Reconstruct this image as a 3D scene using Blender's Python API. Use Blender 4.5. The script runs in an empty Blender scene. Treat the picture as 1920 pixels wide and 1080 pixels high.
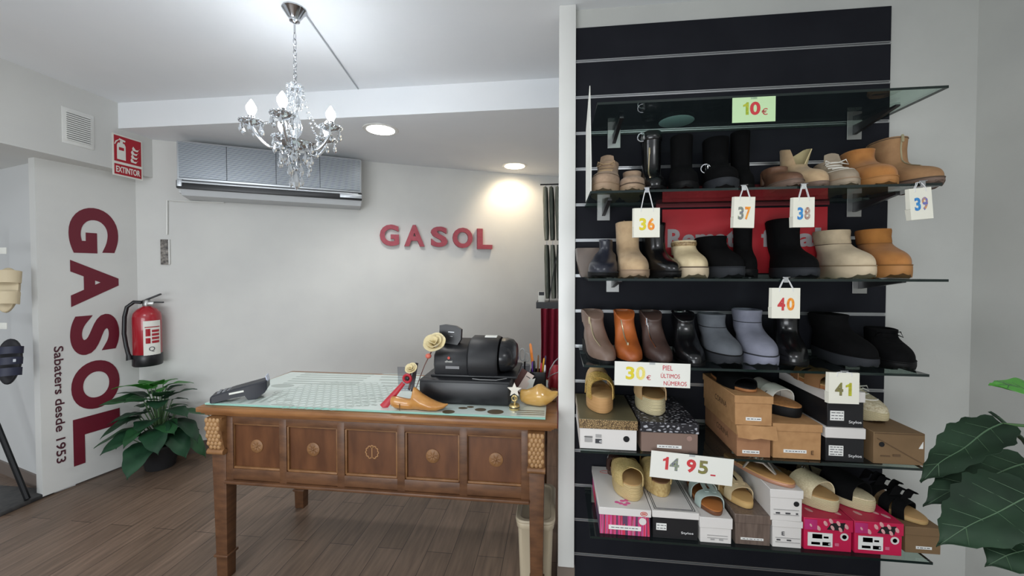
import bpy, bmesh, math, random
from math import sin, cos, pi, radians, sqrt
from mathutils import Vector, Matrix

scene = bpy.context.scene
COL = scene.collection
random.seed(7)

# ------------------------------------------------------------------ camera, world, lamps, exposure
H = 1.36                       # eye height
F = 730.0                      # focal length in pixels of the 1920 px wide frame
YAW, PITCH = radians(6.64), radians(1.2)
CY = 508 + F * math.tan(PITCH)
cam_d = bpy.data.cameras.new('camera'); cam = bpy.data.objects.new('camera', cam_d); COL.objects.link(cam)
cam_d.sensor_fit = 'HORIZONTAL'; cam_d.sensor_width = 36; cam_d.lens = F / 1920 * 36
cam_d.shift_y = (CY - 540) / 1920; cam_d.clip_start = 0.02
cam.location = (0, 0, H); cam.rotation_euler = (pi / 2 - PITCH, 0, YAW)
scene.camera = cam
scene.view_settings.view_transform = 'Standard'; scene.view_settings.look = 'None'
scene.view_settings.gamma = 1; scene.view_settings.use_curve_mapping = False
scene.view_settings.exposure = 0.66

world = bpy.data.worlds.new('world'); scene.world = world; world.use_nodes = True
world.node_tree.nodes['Background'].inputs[0].default_value = (0.88, 0.94, 1.0, 1)
world.node_tree.nodes['Background'].inputs[1].default_value = 0.42

def lamp(name, kind, loc, power, color=(1, 1, 1), size=.1, target=None, sizey=None, spot=None, shape=None, blend=.6):
    d = bpy.data.lights.new(name, kind); d.energy = power; d.color = color
    if kind == 'AREA':
        d.size = size
        if sizey: d.shape = 'RECTANGLE'; d.size_y = sizey
        if shape: d.shape = shape
    else: d.shadow_soft_size = size
    if spot: d.spot_size = spot; d.spot_blend = blend
    o = bpy.data.objects.new(name, d); COL.objects.link(o); o.location = loc
    if target is not None:
        o.rotation_euler = (Vector(target) - Vector(loc)).to_track_quat('-Z', 'Y').to_euler()
    return o
CEIL = H + 1.107; SOFF = H + .94
lamp('ceiling_fill_light', 'AREA', (-1.5, .1, CEIL - .03), 14, (.90, .95, 1), .9, (-1.5, .1, 0))  # added fill under the ceiling, out of view and without a fitting
lamp('ceiling_fill_light', 'AREA', (.9, -.5, CEIL - .03), 12, (.96, .98, 1), .6, (.9, -.5, 0))  # second added fill, to the right and behind the camera
lamp('low_fill_light', 'AREA', (-1.2, -1.9, .85), 42, (.92, .965, 1), 2.4, (-1.4, 3, 2.5), 1.3)  # added low fill behind the camera, tilted up to brighten the soffit

# ------------------------------------------------------------------ pixel helpers (photograph -> place)
def ray(px, py):
    r = (px - 960) / F; v = (CY - py) / F
    g = cos(PITCH) + v * sin(PITCH); dz = -sin(PITCH) + v * cos(PITCH)
    return Vector((r * cos(YAW) - g * sin(YAW), r * sin(YAW) + g * cos(YAW), dz))
def hitz(px, py, z):
    d = ray(px, py); t = (z - H) / d.z
    return Vector((d.x * t, d.y * t, z))
def hity(px, py, Y):
    d = ray(px, py); t = Y / d.y
    return Vector((d.x * t, Y, H + d.z * t))
def project(p):
    dx, dy, dz = p[0], p[1], p[2] - H
    r = dx * cos(YAW) + dy * sin(YAW); g = -dx * sin(YAW) + dy * cos(YAW)
    f = g * cos(PITCH) - dz * sin(PITCH); v = g * sin(PITCH) + dz * cos(PITCH)
    return 960 + F * r / f, CY - F * v / f
def hitline(px, py, P, Q):     # vertical plane through P and Q
    d = ray(px, py); n = Vector((-(Q[1] - P[1]), Q[0] - P[0]))
    t = (n.x * P[0] + n.y * P[1]) / (n.x * d.x + n.y * d.y)
    return Vector((d.x * t, d.y * t, H + d.z * t))

# ------------------------------------------------------------------ materials
def lin(c):
    r = []
    for v in c[:3]:
        v /= 255
        r.append(v / 12.92 if v <= .04045 else ((v + .055) / 1.055) ** 2.4)
    return (*r, 1)
MATS = {}
def mat(name, col, rough=.5, metal=0, noise=None, bump=None, emit=None, coat=0, sheen=0, spec=.5, coords='Object'):
    if name in MATS: return MATS[name]
    m = bpy.data.materials.new(name); m.use_nodes = True; nt = m.node_tree; N = nt.nodes; L = nt.links
    b = N['Principled BSDF']
    b.inputs['Base Color'].default_value = lin(col); b.inputs['Roughness'].default_value = rough
    b.inputs['Metallic'].default_value = metal; b.inputs['Specular IOR Level'].default_value = spec
    b.inputs['Coat Weight'].default_value = coat; b.inputs['Sheen Weight'].default_value = sheen
    if emit: b.inputs['Emission Color'].default_value = lin(emit[0]); b.inputs['Emission Strength'].default_value = emit[1]
    if noise or bump:
        tc = N.new('ShaderNodeTexCoord')
    if noise:                       # (scale, second colour, detail, stretch)
        mp = N.new('ShaderNodeMapping'); L.new(tc.outputs[coords], mp.inputs[0])
        if len(noise) > 3: mp.inputs['Scale'].default_value = noise[3]
        nz = N.new('ShaderNodeTexNoise'); nz.inputs['Scale'].default_value = noise[0]; nz.inputs['Detail'].default_value = noise[2] if len(noise) > 2 else 4
        L.new(mp.outputs[0], nz.inputs['Vector'])
        cr = N.new('ShaderNodeValToRGB'); cr.color_ramp.elements[0].position = .35; cr.color_ramp.elements[1].position = .68
        cr.color_ramp.elements[0].color = lin(col); cr.color_ramp.elements[1].color = lin(noise[1])
        L.new(nz.outputs[0], cr.inputs[0]); L.new(cr.outputs[0], b.inputs['Base Color'])
    if bump:
        nb = N.new('ShaderNodeTexNoise'); nb.inputs['Scale'].default_value = bump[0]; nb.inputs['Detail'].default_value = 5
        L.new(tc.outputs[coords], nb.inputs['Vector'])
        bp = N.new('ShaderNodeBump'); bp.inputs['Strength'].default_value = bump[1]; bp.inputs['Distance'].default_value = .004
        L.new(nb.outputs[0], bp.inputs['Height']); L.new(bp.outputs[0], b.inputs['Normal'])
    MATS[name] = m
    return m
def tex_mat(name, kind, c1, c2, scale, rough=.6, stretch=(1, 1, 1), lo=.45, hi=.55, metal=0, rot=(0, 0, 0), bump=0, extra=None, dist=0):
    """two-colour procedural surface: kind = wave / voronoi / edge / checker / brick"""
    if name in MATS: return MATS[name]
    m = bpy.data.materials.new(name); m.use_nodes = True; nt = m.node_tree; N = nt.nodes; L = nt.links
    b = N['Principled BSDF']; b.inputs['Roughness'].default_value = rough; b.inputs['Metallic'].default_value = metal
    tc = N.new('ShaderNodeTexCoord'); mp = N.new('ShaderNodeMapping'); L.new(tc.outputs['Object'], mp.inputs[0])
    mp.inputs['Scale'].default_value = stretch; mp.inputs['Rotation'].default_value = rot
    cr = N.new('ShaderNodeValToRGB'); e = cr.color_ramp.elements
    e[0].position = lo; e[1].position = hi; e[0].color = lin(c1); e[1].color = lin(c2)
    if extra:
        for p, c in extra: x = e.new(p); x.color = lin(c)
        cr.color_ramp.interpolation = 'CONSTANT'
    if kind == 'wave':
        t = N.new('ShaderNodeTexWave'); t.inputs['Scale'].default_value = scale; t.inputs['Distortion'].default_value = dist; out = t.outputs[1]
    elif kind == 'voronoi':
        t = N.new('ShaderNodeTexVoronoi'); t.inputs['Scale'].default_value = scale; out = t.outputs['Distance']
    elif kind == 'edge':
        t = N.new('ShaderNodeTexVoronoi'); t.feature = 'DISTANCE_TO_EDGE'; t.inputs['Scale'].default_value = scale; out = t.outputs['Distance']
    elif kind == 'noise':
        t = N.new('ShaderNodeTexNoise'); t.inputs['Scale'].default_value = scale; out = t.outputs[0]
    else:
        t = N.new('ShaderNodeTexChecker'); t.inputs['Scale'].default_value = scale; out = t.outputs[1]
    L.new(mp.outputs[0], t.inputs['Vector']); L.new(out, cr.inputs[0]); L.new(cr.outputs[0], b.inputs['Base Color'])
    if bump:
        bp = N.new('ShaderNodeBump'); bp.inputs['Strength'].default_value = bump; bp.inputs['Distance'].default_value = .003
        L.new(out, bp.inputs['Height']); L.new(bp.outputs[0], b.inputs['Normal'])
    MATS[name] = m
    return m
def glass_mat(name, tint, tint_gloss=(1, 1, 1, 1), ior=1.5, rough=.01):
    m = bpy.data.materials.new(name); m.use_nodes = True; nt = m.node_tree; N = nt.nodes; L = nt.links
    N.remove(N['Principled BSDF']); out = N['Material Output']
    tr = N.new('ShaderNodeBsdfTransparent'); tr.inputs[0].default_value = lin(tint)
    gl = N.new('ShaderNodeBsdfGlossy'); gl.inputs['Roughness'].default_value = rough; gl.inputs[0].default_value = tint_gloss
    lw = N.new('ShaderNodeLayerWeight'); lw.inputs[0].default_value = .5
    pw = N.new('ShaderNodeMath'); pw.operation = 'POWER'; pw.inputs[1].default_value = 4.5; L.new(lw.outputs['Facing'], pw.inputs[0])
    fr = N.new('ShaderNodeMath'); fr.operation = 'MULTIPLY_ADD'; fr.inputs[1].default_value = .7; fr.inputs[2].default_value = (ior - 1) ** 2 / (ior + 1) ** 2; L.new(pw.outputs[0], fr.inputs[0])
    mx = N.new('ShaderNodeMixShader'); L.new(fr.outputs[0], mx.inputs[0]); L.new(tr.outputs[0], mx.inputs[1]); L.new(gl.outputs[0], mx.inputs[2])
    L.new(mx.outputs[0], out.inputs[0])
    MATS[name] = m
    return m

# ------------------------------------------------------------------ mesh builder
class MB:
    def __init__(s): s.bm = bmesh.new(); s.mi = 0
    def _f(s, vs):
        try:
            f = s.bm.faces.new(vs); f.material_index = s.mi; return f
        except ValueError: return None
    def _v(s, p, M): return s.bm.verts.new(M @ Vector(p) if M else Vector(p))
    def box(s, c, d, M=None, bev=0, seg=2, taper=None):
        hx, hy, hz = d[0] / 2, d[1] / 2, d[2] / 2; tp = taper or (1, 1)
        P = []
        for z in (-1, 1):
            k = (1, 1) if z > 0 else tp          # taper acts on the bottom
            for x, y in ((-1, -1), (1, -1), (1, 1), (-1, 1)):
                P.append(s._v((c[0] + x * hx * k[0], c[1] + y * hy * k[1], c[2] + z * hz), M))
        fs = [s._f([P[i] for i in q]) for q in ((3, 2, 1, 0), (4, 5, 6, 7), (0, 1, 5, 4), (1, 2, 6, 5), (2, 3, 7, 6), (3, 0, 4, 7))]
        if bev:
            es = set(e for f in fs for e in f.edges)
            bmesh.ops.bevel(s.bm, geom=list(es), offset=bev, segments=seg, profile=.5, affect='EDGES')
        return s
    def loft(s, rings, cap0=True, cap1=True, closed=True, M=None):
        R = [[s._v(p, M) for p in r] for r in rings]
        n = len(R[0])
        for a, b in zip(R, R[1:]):
            for i in range(n if closed else n - 1):
                j = (i + 1) % n
                s._f((a[i], a[j], b[j], b[i]))
        if cap0 and closed: s._f(R[0][::-1])
        if cap1 and closed: s._f(R[-1])
        return s
    def tube(s, path, r, n=8, M=None, cap=True, closed=False):
        P = [Vector(p) for p in path]; rings = []
        up = None
        for i, p in enumerate(P):
            if closed: t = P[(i + 1) % len(P)] - P[i - 1]
            else: t = P[min(i + 1, len(P) - 1)] - P[max(i - 1, 0)]
            t = t.normalized() if t.length > 1e-9 else Vector((0, 0, 1))
            if up is None:
                up = Vector((0, 0, 1)) if abs(t.z) < .9 else Vector((1, 0, 0))
            a = t.cross(up)
            if a.length < 1e-5: a = t.orthogonal()
            a.normalize(); b = a.cross(t).normalized(); up = b
            rr = r[i] if isinstance(r, (list, tuple)) else r
            rings.append([p + (a * cos(2 * pi * k / n) + b * sin(2 * pi * k / n)) * rr for k in range(n)])
        if closed: rings.append(rings[0]); cap = False
        return s.loft(rings, cap, cap, True, M)
    def lathe(s, prof, n=24, M=None, wav=None, c=(0, 0, 0)):
        rings = []
        for i, (r, z) in enumerate(prof):
            rings.append([(c[0] + (r * (1 + (wav[1] * cos(wav[0] * 2 * pi * k / n) if wav else 0))) * cos(2 * pi * k / n),
                           c[1] + (r * (1 + (wav[1] * cos(wav[0] * 2 * pi * k / n) if wav else 0))) * sin(2 * pi * k / n), c[2] + z) for k in range(n)])
        return s.loft(rings, True, True, True, M)
    def sphere(s, c, r, n=12, m=8, M=None):
        if not isinstance(r, (list, tuple)): r = (r, r, r)
        rings = []
        for i in range(m + 1):
            a = -pi / 2 + pi * i / m; cr = max(cos(a), .02)
            rings.append([(c[0] + r[0] * cr * cos(2 * pi * k / n), c[1] + r[1] * cr * sin(2 * pi * k / n), c[2] + r[2] * sin(a)) for k in range(n)])
        return s.loft(rings, True, True, True, M)
    def prism(s, poly, z0, z1, M=None):
        return s.loft([[(x, y, z0) for x, y in poly], [(x, y, z1) for x, y in poly]], True, True, True, M)
    def grid(s, rows, M=None, thick=0):
        """surface through rows of points; thick adds a back side"""
        R = [[Vector(p) for p in r] for r in rows]
        A = [[s._v(p, M) for p in r] for r in R]
        nr, nc = len(R), len(R[0])
        if not thick:
            for i in range(nr - 1):
                for j in range(nc - 1): s._f((A[i][j], A[i][j + 1], A[i + 1][j + 1], A[i + 1][j]))
            return s
        B = []
        for i in range(nr):
            row = []
            for j in range(nc):
                a = R[min(i + 1, nr - 1)][j] - R[max(i - 1, 0)][j]; b = R[i][min(j + 1, nc - 1)] - R[i][max(j - 1, 0)]
                n = a.cross(b); n = n.normalized() if n.length > 1e-12 else Vector((0, 0, 1))
                row.append(s._v(R[i][j] + n * thick, M))
            B.append(row)
        for i in range(nr - 1):
            for j in range(nc - 1):
                s._f((A[i][j], A[i][j + 1], A[i + 1][j + 1], A[i + 1][j]))
                s._f((B[i][j], B[i + 1][j], B[i + 1][j + 1], B[i][j + 1]))
        for i in range(nr - 1):
            s._f((A[i][0], A[i + 1][0], B[i + 1][0], B[i][0])); s._f((A[i][-1], B[i][-1], B[i + 1][-1], A[i + 1][-1]))
        for j in range(nc - 1):
            s._f((A[0][j], B[0][j], B[0][j + 1], A[0][j + 1])); s._f((A[-1][j], A[-1][j + 1], B[-1][j + 1], B[-1][j]))
        return s
    def ring(s, c, R, r, n=20, m=6, M=None, ax='z', sq=1):
        path = []
        for k in range(n):
            a = 2 * pi * k / n; u, v = R * cos(a), R * sq * sin(a)
            path.append({'z': (c[0] + u, c[1] + v, c[2]), 'y': (c[0] + u, c[1], c[2] + v), 'x': (c[0], c[1] + u, c[2] + v)}[ax])
        return s.tube(path, r, m, M, closed=True)
    def glyph(s, txt, w, h, depth, M=None, bold=0.0, keep=False, res=4):
        """flat lettering from the built-in font: lower-left corner at the origin, in the XY plane, raised by depth along +Z.
        keep=True keeps the letters' own aspect (h decides); else the text is fitted to w by h"""
        if txt == '1':           # a one with a flag
            k = h; pts = [(.20, 0), (.42, 0), (.42, 1), (.27, 1), (.20, .90), (.0, .80), (.0, .64), (.20, .70)]
            s.prism([(x * k + .08 * w, y * k) for x, y in pts], 0, depth, M); return s
        cu = bpy.data.curves.new('t', 'FONT'); cu.body = txt; cu.size = 1; cu.extrude = .05; cu.offset = bold; cu.resolution_u = res
        o = bpy.data.objects.new('t', cu); COL.objects.link(o)
        bpy.context.view_layer.update()
        me = bpy.data.meshes.new_from_object(o.evaluated_get(bpy.context.evaluated_depsgraph_get()))
        bpy.data.objects.remove(o); bpy.data.curves.remove(cu)
        xs = [v.co.x for v in me.vertices]; ys = [v.co.y for v in me.vertices]
        x0, x1, y0, y1 = min(xs), max(xs), min(ys), max(ys)
        ky = h / (y1 - y0); kx = ky if keep else w / (x1 - x0)
        vs = [s._v(((v.co.x - x0) * kx, (v.co.y - y0) * ky, (v.co.z + .05) / .1 * depth), M) for v in me.vertices]
        for p in me.polygons: s._f([vs[i] for i in p.vertices])
        bpy.data.meshes.remove(me)
        return s
    def build(s, name, material, parent=None, smooth=40, loc=None, rot=None):
        me = bpy.data.meshes.new(name)
        bmesh.ops.remove_doubles(s.bm, verts=s.bm.verts, dist=1e-6)
        bmesh.ops.recalc_face_normals(s.bm, faces=s.bm.faces)
        s.bm.to_mesh(me); s.bm.free()
        for m in (material if isinstance(material, (list, tuple)) else [material]): me.materials.append(m)
        if smooth:
            me.polygons.foreach_set('use_smooth', [True] * len(me.polygons)); me.set_sharp_from_angle(angle=radians(smooth))
        o = bpy.data.objects.new(name, me); COL.objects.link(o)
        if parent: o.parent = parent
        if loc is not None: o.location = loc
        if rot is not None: o.rotation_euler = rot
        return o
def T(x=0, y=0, z=0, rz=0, rx=0, ry=0, s=1):
    return Matrix.Translation((x, y, z)) @ Matrix.Rotation(rz, 4, 'Z') @ Matrix.Rotation(ry, 4, 'Y') @ Matrix.Rotation(rx, 4, 'X') @ Matrix.Scale(s, 4)
def basis(o, ex, ey, ez=None):
    ex, ey = Vector(ex).normalized(), Vector(ey).normalized(); ez = ex.cross(ey) if ez is None else Vector(ez)
    return Matrix(((ex.x, ey.x, ez.x, o[0]), (ex.y, ey.y, ez.y, o[1]), (ex.z, ey.z, ez.z, o[2]), (0, 0, 0, 1)))
FRONT = basis((0, 0, 0), (1, 0, 0), (0, 0, 1))         # text plane facing -Y
def thing(name, label, cat, loc=(0, 0, 0), rz=0, group=None):
    o = bpy.data.objects.new(name, None); COL.objects.link(o); o.location = loc; o.rotation_euler = (0, 0, rz); o.empty_display_size = .05
    o['label'] = label; o['category'] = cat
    if group: o['group'] = group
    return o
def tag(o, label, cat, group=None):
    o['label'] = label; o['category'] = cat
    if group: o['group'] = group
    return o
def struct(o): o['kind'] = 'structure'; return o
def lab(o, s): o['label'] = s; return o
def lerp(a, b, t): return a + (b - a) * t
def interp(tab, z):
    if z <= tab[0][0]: return tab[0][1:]
    for a, b in zip(tab, tab[1:]):
        if z <= b[0]:
            t = (z - a[0]) / (b[0] - a[0]); return tuple(lerp(p, q, t) for p, q in zip(a[1:], b[1:]))
    return tab[-1][1:]
def smst(a, b, x):
    t = min(1, max(0, (x - a) / (b - a))); return t * t * (3 - 2 * t)

# ------------------------------------------------------------------ common materials
WALL = mat('wall_paint', (210, 210, 206), .75, noise=(3, (204, 204, 201)), bump=(120, .05))
CEILM = mat('ceiling_paint', (234, 236, 238), .8, noise=(2, (229, 232, 235)))
WHITE = mat('white_lacquer', (224, 224, 220), .35)
PAPER = mat('white_paper', (226, 226, 218), .8)
CREAMP = mat('cream_paper', (228, 226, 212), .8)
BLACK = mat('black_plastic', (26, 27, 30), .35)
BLACKM = mat('black_metal', (22, 22, 24), .4, .6)
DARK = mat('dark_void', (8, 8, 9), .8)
CHROME = mat('chrome', (200, 202, 205), .18, 1)
ALU = mat('aluminium', (176, 178, 180), .35, .9)
CHROME_DULL = mat('brushed_steel', (170, 170, 168), .38, .9)
RED = mat('burgundy_vinyl', (104, 22, 40), .5)
SIGNRED = mat('sign_red', (172, 28, 44), .45)
INK = mat('printed_ink', (60, 60, 64), .8)
INKR = mat('red_marker', (190, 40, 60), .8)
# ------------------------------------------------------------------ the setting
def floor_material():
    m = bpy.data.materials.new('plank_floor'); m.use_nodes = True; nt = m.node_tree; N = nt.nodes; L = nt.links; b = N['Principled BSDF']
    tc = N.new('ShaderNodeTexCoord'); mp = N.new('ShaderNodeMapping'); mp.inputs['Rotation'].default_value = (0, 0, pi / 2)
    L.new(tc.outputs['Object'], mp.inputs[0])
    br = N.new('ShaderNodeTexBrick'); br.inputs['Scale'].default_value = 1; br.inputs['Brick Width'].default_value = .9; br.inputs['Row Height'].default_value = .125
    br.inputs['Mortar Size'].default_value = .0016; br.inputs['Mortar Smooth'].default_value = .2; br.offset = .37
    br.inputs['Color1'].default_value = lin((110, 92, 78)); br.inputs['Color2'].default_value = lin((127, 107, 92)); br.inputs['Mortar'].default_value = lin((52, 40, 32))
    L.new(mp.outputs[0], br.inputs['Vector'])
    m2 = N.new('ShaderNodeMapping'); m2.inputs['Scale'].default_value = (14, 1.2, 1); L.new(tc.outputs['Object'], m2.inputs[0])
    nz = N.new('ShaderNodeTexNoise'); nz.inputs['Scale'].default_value = 4; nz.inputs['Detail'].default_value = 6; L.new(m2.outputs[0], nz.inputs['Vector'])
    cr = N.new('ShaderNodeValToRGB'); cr.color_ramp.elements[0].color = (.62, .60, .58, 1); cr.color_ramp.elements[1].color = (1.1, 1.08, 1.05, 1)
    cr.color_ramp.elements[0].position = .3; cr.color_ramp.elements[1].position = .7
    L.new(nz.outputs[0], cr.inputs[0])
    mx = N.new('ShaderNodeMix'); mx.data_type = 'RGBA'; mx.blend_type = 'MULTIPLY'; mx.inputs[0].default_value = 1
    L.new(br.outputs['Color'], mx.inputs[6]); L.new(cr.outputs[0], mx.inputs[7]); L.new(mx.outputs[2], b.inputs['Base Color'])
    b.inputs['Roughness'].default_value = .42
    return m
struct(MB().box((-.6, 1.2, -.05), (8, 8.4, .1)).build('floor', floor_material()))
YSTEP = 2.272
m = MB(); m.box((-.6, (YSTEP - 3) / 2, CEIL + .05), (8, YSTEP + 3, .1))
m.box((-.6, (YSTEP + 5.2) / 2, (SOFF + CEIL + .1) / 2), (8, 5.2 - YSTEP, CEIL + .1 - SOFF))
struct(m.build('ceiling', CEILM))
# back wall: gently curved
WP = [(-2.965, 2.44), (-2.62, 2.632), (-2.2, 2.872), (-1.655, 3.175), (-1.185, 3.415), (-.7, 3.64), (-.18, 3.865), (.6, 4.18), (1.5, 4.52)]
def wall_run(pts, z0, z1, thick, out=None):
    m = MB(); rows = []
    P = [Vector((p[0], p[1], 0)) for p in pts]
    rings = []
    for i, p in enumerate(P):
        d = (P[min(i + 1, len(P) - 1)] - P[max(i - 1, 0)]).normalized(); n = Vector((-d.y, d.x, 0)) * thick
        rings.append([(p.x, p.y, z0), (p.x, p.y, z1), (p.x + n.x, p.y + n.y, z1), (p.x + n.x, p.y + n.y, z0)])
    m.loft(rings); return m
struct(wall_run([(-3.05, 2.40)] + WP, 0, SOFF, .12).build('wall_back', WALL, smooth=30))
def off_wall(pts, d):
    P = [Vector((p[0], p[1], 0)) for p in pts]; r = []
    for i, p in enumerate(P):
        t = (P[min(i + 1, len(P) - 1)] - P[max(i - 1, 0)]).normalized(); r.append((p.x + t.y * d, p.y - t.x * d))
    return r
SKIRT = mat('dark_skirting', (74, 58, 48), .5)
struct(wall_run(off_wall(WP, .012), 0, .085, .012).build('baseboard_back', SKIRT, smooth=30))
def wallpt(px, py, off=0.0):
    for a, b in zip(WP, WP[1:]):
        d = Vector((b[0] - a[0], b[1] - a[1])); L = d.length; d /= L
        A = (a[0] + d.y * off, a[1] - d.x * off); B = (b[0] + d.y * off, b[1] - d.x * off)
        p = hitline(px, py, A, B); s = (Vector((p.x, p.y)) - Vector(A)).dot(d)
        if -.01 <= s <= L + .01: return p, Vector((d.x, d.y, 0))
    return p, Vector((d.x, d.y, 0))
LA, LB = (-3.05, 1.97), (-2.965, 2.44)
BEAMX, BEAMZ = -2.88, 2.027
# left wall panel, the recess beside it, and the beam over both
m = MB(); dl = Vector((LB[0] - LA[0], LB[1] - LA[1], 0)).normalized(); nl = Vector((dl.y, -dl.x, 0))
M_LEFT = basis((LA[0], LA[1], 0), dl, (0, 0, 1))          # x along the wall, y up, z towards the room
m.box((.25, BEAMZ / 2 + .01, -.03), (.52, BEAMZ, .06), M_LEFT)
struct(m.build('wall_left', WALL))
struct(wall_run([(-4.5, 2.40), (-3.06, 2.01)], 0, BEAMZ + .01, .1).build('wall_recess', mat('grey_paint', (206, 207, 206), .8)))
struct(wall_run([(-4.5, 2.388), (-3.085, 2.004)], 0, .08, .012).build('baseboard_recess', mat('grey_brown_skirting', (112, 100, 92), .5)))
struct(MB().box(((BEAMX - 4.6) / 2, -.2, (BEAMZ + CEIL) / 2 + .02), (BEAMX + 4.6, 5.5, CEIL - BEAMZ + .04)).build('beam_left', WALL))
# partition that carries the slat wall, its white end post and the wall that turns towards the room on the right
YW = 1.697
RW = mat('partition_paint', (196, 197, 192), .8, noise=(2.5, (186, 187, 183)), bump=(90, .08))
struct(MB().box((.83, YW + .05, CEIL / 2), (1.52, .1, CEIL)).build('wall_right', RW))
struct(MB().box((1.64, .2, CEIL / 2), (.1, 3.2, CEIL)).build('wall_side', RW))
struct(MB().box((.04, YW + .005, CEIL / 2 + .045), (.07, .09, CEIL - .09), bev=.004).build('trim_1', WHITE))
struct(MB().box((.04, YW + .02, .045), (.075, .08, .09)).build('baseboard_post', mat('stone_skirting', (120, 108, 98), .6)))

# ------------------------------------------------------------------ lamps in the ceiling
SPOTM = mat('lamp_lens', (255, 255, 250), .4, emit=((255, 255, 250), 9))
SPOTW = mat('warm_lamp_lens', (255, 240, 215), .4, emit=((255, 238, 205), 9))
def downlight(px, py, lens, label, power, color, tgt):
    p = hitz(px, py, SOFF)
    t = thing('recessed_downlight', label, 'ceiling light', (p.x, p.y, SOFF), 0, 'recessed downlights in the lowered ceiling')
    m = MB(); m.lathe([(.088, -.004), (.112, -.004), (.116, .001), (.086, .001), (.086, -.002)], 36); m.build('trim_ring', WHITE, t)
    MB().lathe([(.089, -.003), (.089, -.0055), (.05, -.009), (.002, -.010)], 36).build('lens', lens, t)
    lamp('downlight_beam', 'SPOT', (p.x, p.y, SOFF - .03), power, color, .09, (p.x + tgt[0], p.y + tgt[1], SOFF - 1), spot=radians(125))
    return t
downlight(714, 243, SPOTM, 'round recessed white downlight nearer the chandelier, above the air conditioner', 20, (1, .98, .96), (.05, .1))
downlight(965, 311, SPOTW, 'round recessed warm downlight close to the back wall, above the red block letters', 14, (1, .80, .56), (-.03, .62))

# ------------------------------------------------------------------ things on the left wall
def onleft(px, py): return M_LEFT.inverted() @ hitline(px, py, LA, LB)
t = thing('wall_lettering', 'large dark red vinyl shop name running down the white wall panel', 'lettering', (LA[0], LA[1], 0))
Mt = M_LEFT.copy(); Mt.translation = (0, 0, 0)
for ch, x0, x1, y0, y1 in (('G', 128, 221, 390, 475), ('A', 132, 222, 488, 573), ('S', 131, 223, 590, 663), ('O', 133, 224, 676, 766), ('L', 137, 225, 776, 860)):
    xm, ym = (x0 + x1) / 2, (y0 + y1) / 2
    a, b = onleft(x0, ym), onleft(x1, ym); u, v = onleft(xm, y0), onleft(xm, y1)
    M = Mt @ basis((a.x, u.y, .0012), (0, -1, 0), (1, 0, 0))
    MB().glyph(ch, u.y - v.y, b.x - a.x, .0012, M, bold=.045, res=8).build('letter', RED, t, smooth=0)
a, b = onleft(103, 760), onleft(121, 760); u, v = onleft(111, 649), onleft(113, 868)
MB().glyph('Sabaters desde 1953', u.y - v.y, b.x - a.x, .0012, Mt @ basis((a.x, u.y, .0012), (0, -1, 0), (1, 0, 0)), bold=.012).build('small_lettering', mat('dark_vinyl', (74, 34, 44), .5), t, smooth=0)

# extinguisher sign on the beam face
def onbeam(px, py):
    d = ray(px, py); k = (BEAMX + .004) / d.x; return Vector((d.y * k, H + d.z * k))
a, b = onbeam(211, 300), onbeam(267, 300); c0, c1 = onbeam(239, 257).y, onbeam(239, 333).y
t = thing('safety_sign', 'red and white fire extinguisher sign on the beam reading EXTINTOR', 'sign', (BEAMX + .0015, a.x, c1))
MS = basis((0, 0, 0), (0, 1, 0), (0, 0, 1)); w, h = b.x - a.x, c0 - c1
MB().box((w / 2, h / 2, .0015), (w, h, .003), MS).build('board', PAPER, t)
m = MB(); m.box((w / 2, h * .655, .0035), (w * .9, h * .62, .001), MS); m.box((w / 2, h * .16, .0035), (w * .9, h * .25, .001), MS); m.build('red_panel', SIGNRED, t)
m = MB()
def pol(pts, m=m): m.prism([(x * w, y * h) for x, y in pts], .004, .005, MS)
pol([(.14, .40), (.42, .40), (.42, .74), (.38, .80), (.18, .80), (.14, .74)])
pol([(.24, .80), (.33, .80), (.33, .85), (.24, .85)]); pol([(.08, .74), (.12, .80), (.20, .86), (.20, .88), (.10, .83), (.06, .75)]); pol([(.20, .87), (.40, .84), (.42, .88), (.22, .91)])
for k, (x, y) in enumerate(((.60, .40), (.62, .50), (.62, .60), (.66, .70))):
    pol([(x, y), (x + .16, y - .01), (x + .24, y + .08), (x + .20, y + .04), (x + .10, y + .03), (x + .02, y + .10), (x - .02, y + .05)])
m.build('pictogram', PAPER, t, smooth=0)
MB().box((.28 * w, .66 * h, .0055), (.16 * w, .07 * h, .001), MS).build('pictogram_label', SIGNRED, t)
MB().glyph('EXTINTOR', w * .80, h * .15, .001, MS @ Matrix.Translation((w * .1, h * .085, .004)), bold=.02).build('lettering', PAPER, t, smooth=0)

# vent
a, b = onbeam(124, 240), onbeam(170, 240); c0, c1 = onbeam(146, 214).y, onbeam(146, 268).y
w, h = b.x - a.x, c0 - c1
t = thing('wall_vent', 'small white slatted air vent on the beam left of the red sign', 'vent', (BEAMX, a.x, c1))
m = MB(); m.box((w / 2, h / 2, .002), (w * 1.3, h * 1.22, .004), MS, bev=.001); m.build('frame', WHITE, t)
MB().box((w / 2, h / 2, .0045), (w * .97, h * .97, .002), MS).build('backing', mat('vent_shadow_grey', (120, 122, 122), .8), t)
m = MB()
for k in range(14): m.box((w / 2, h * (k + .5) / 14, .008), (w, h / 24, .006), MS)
m.build('slats', WHITE, t)

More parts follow.
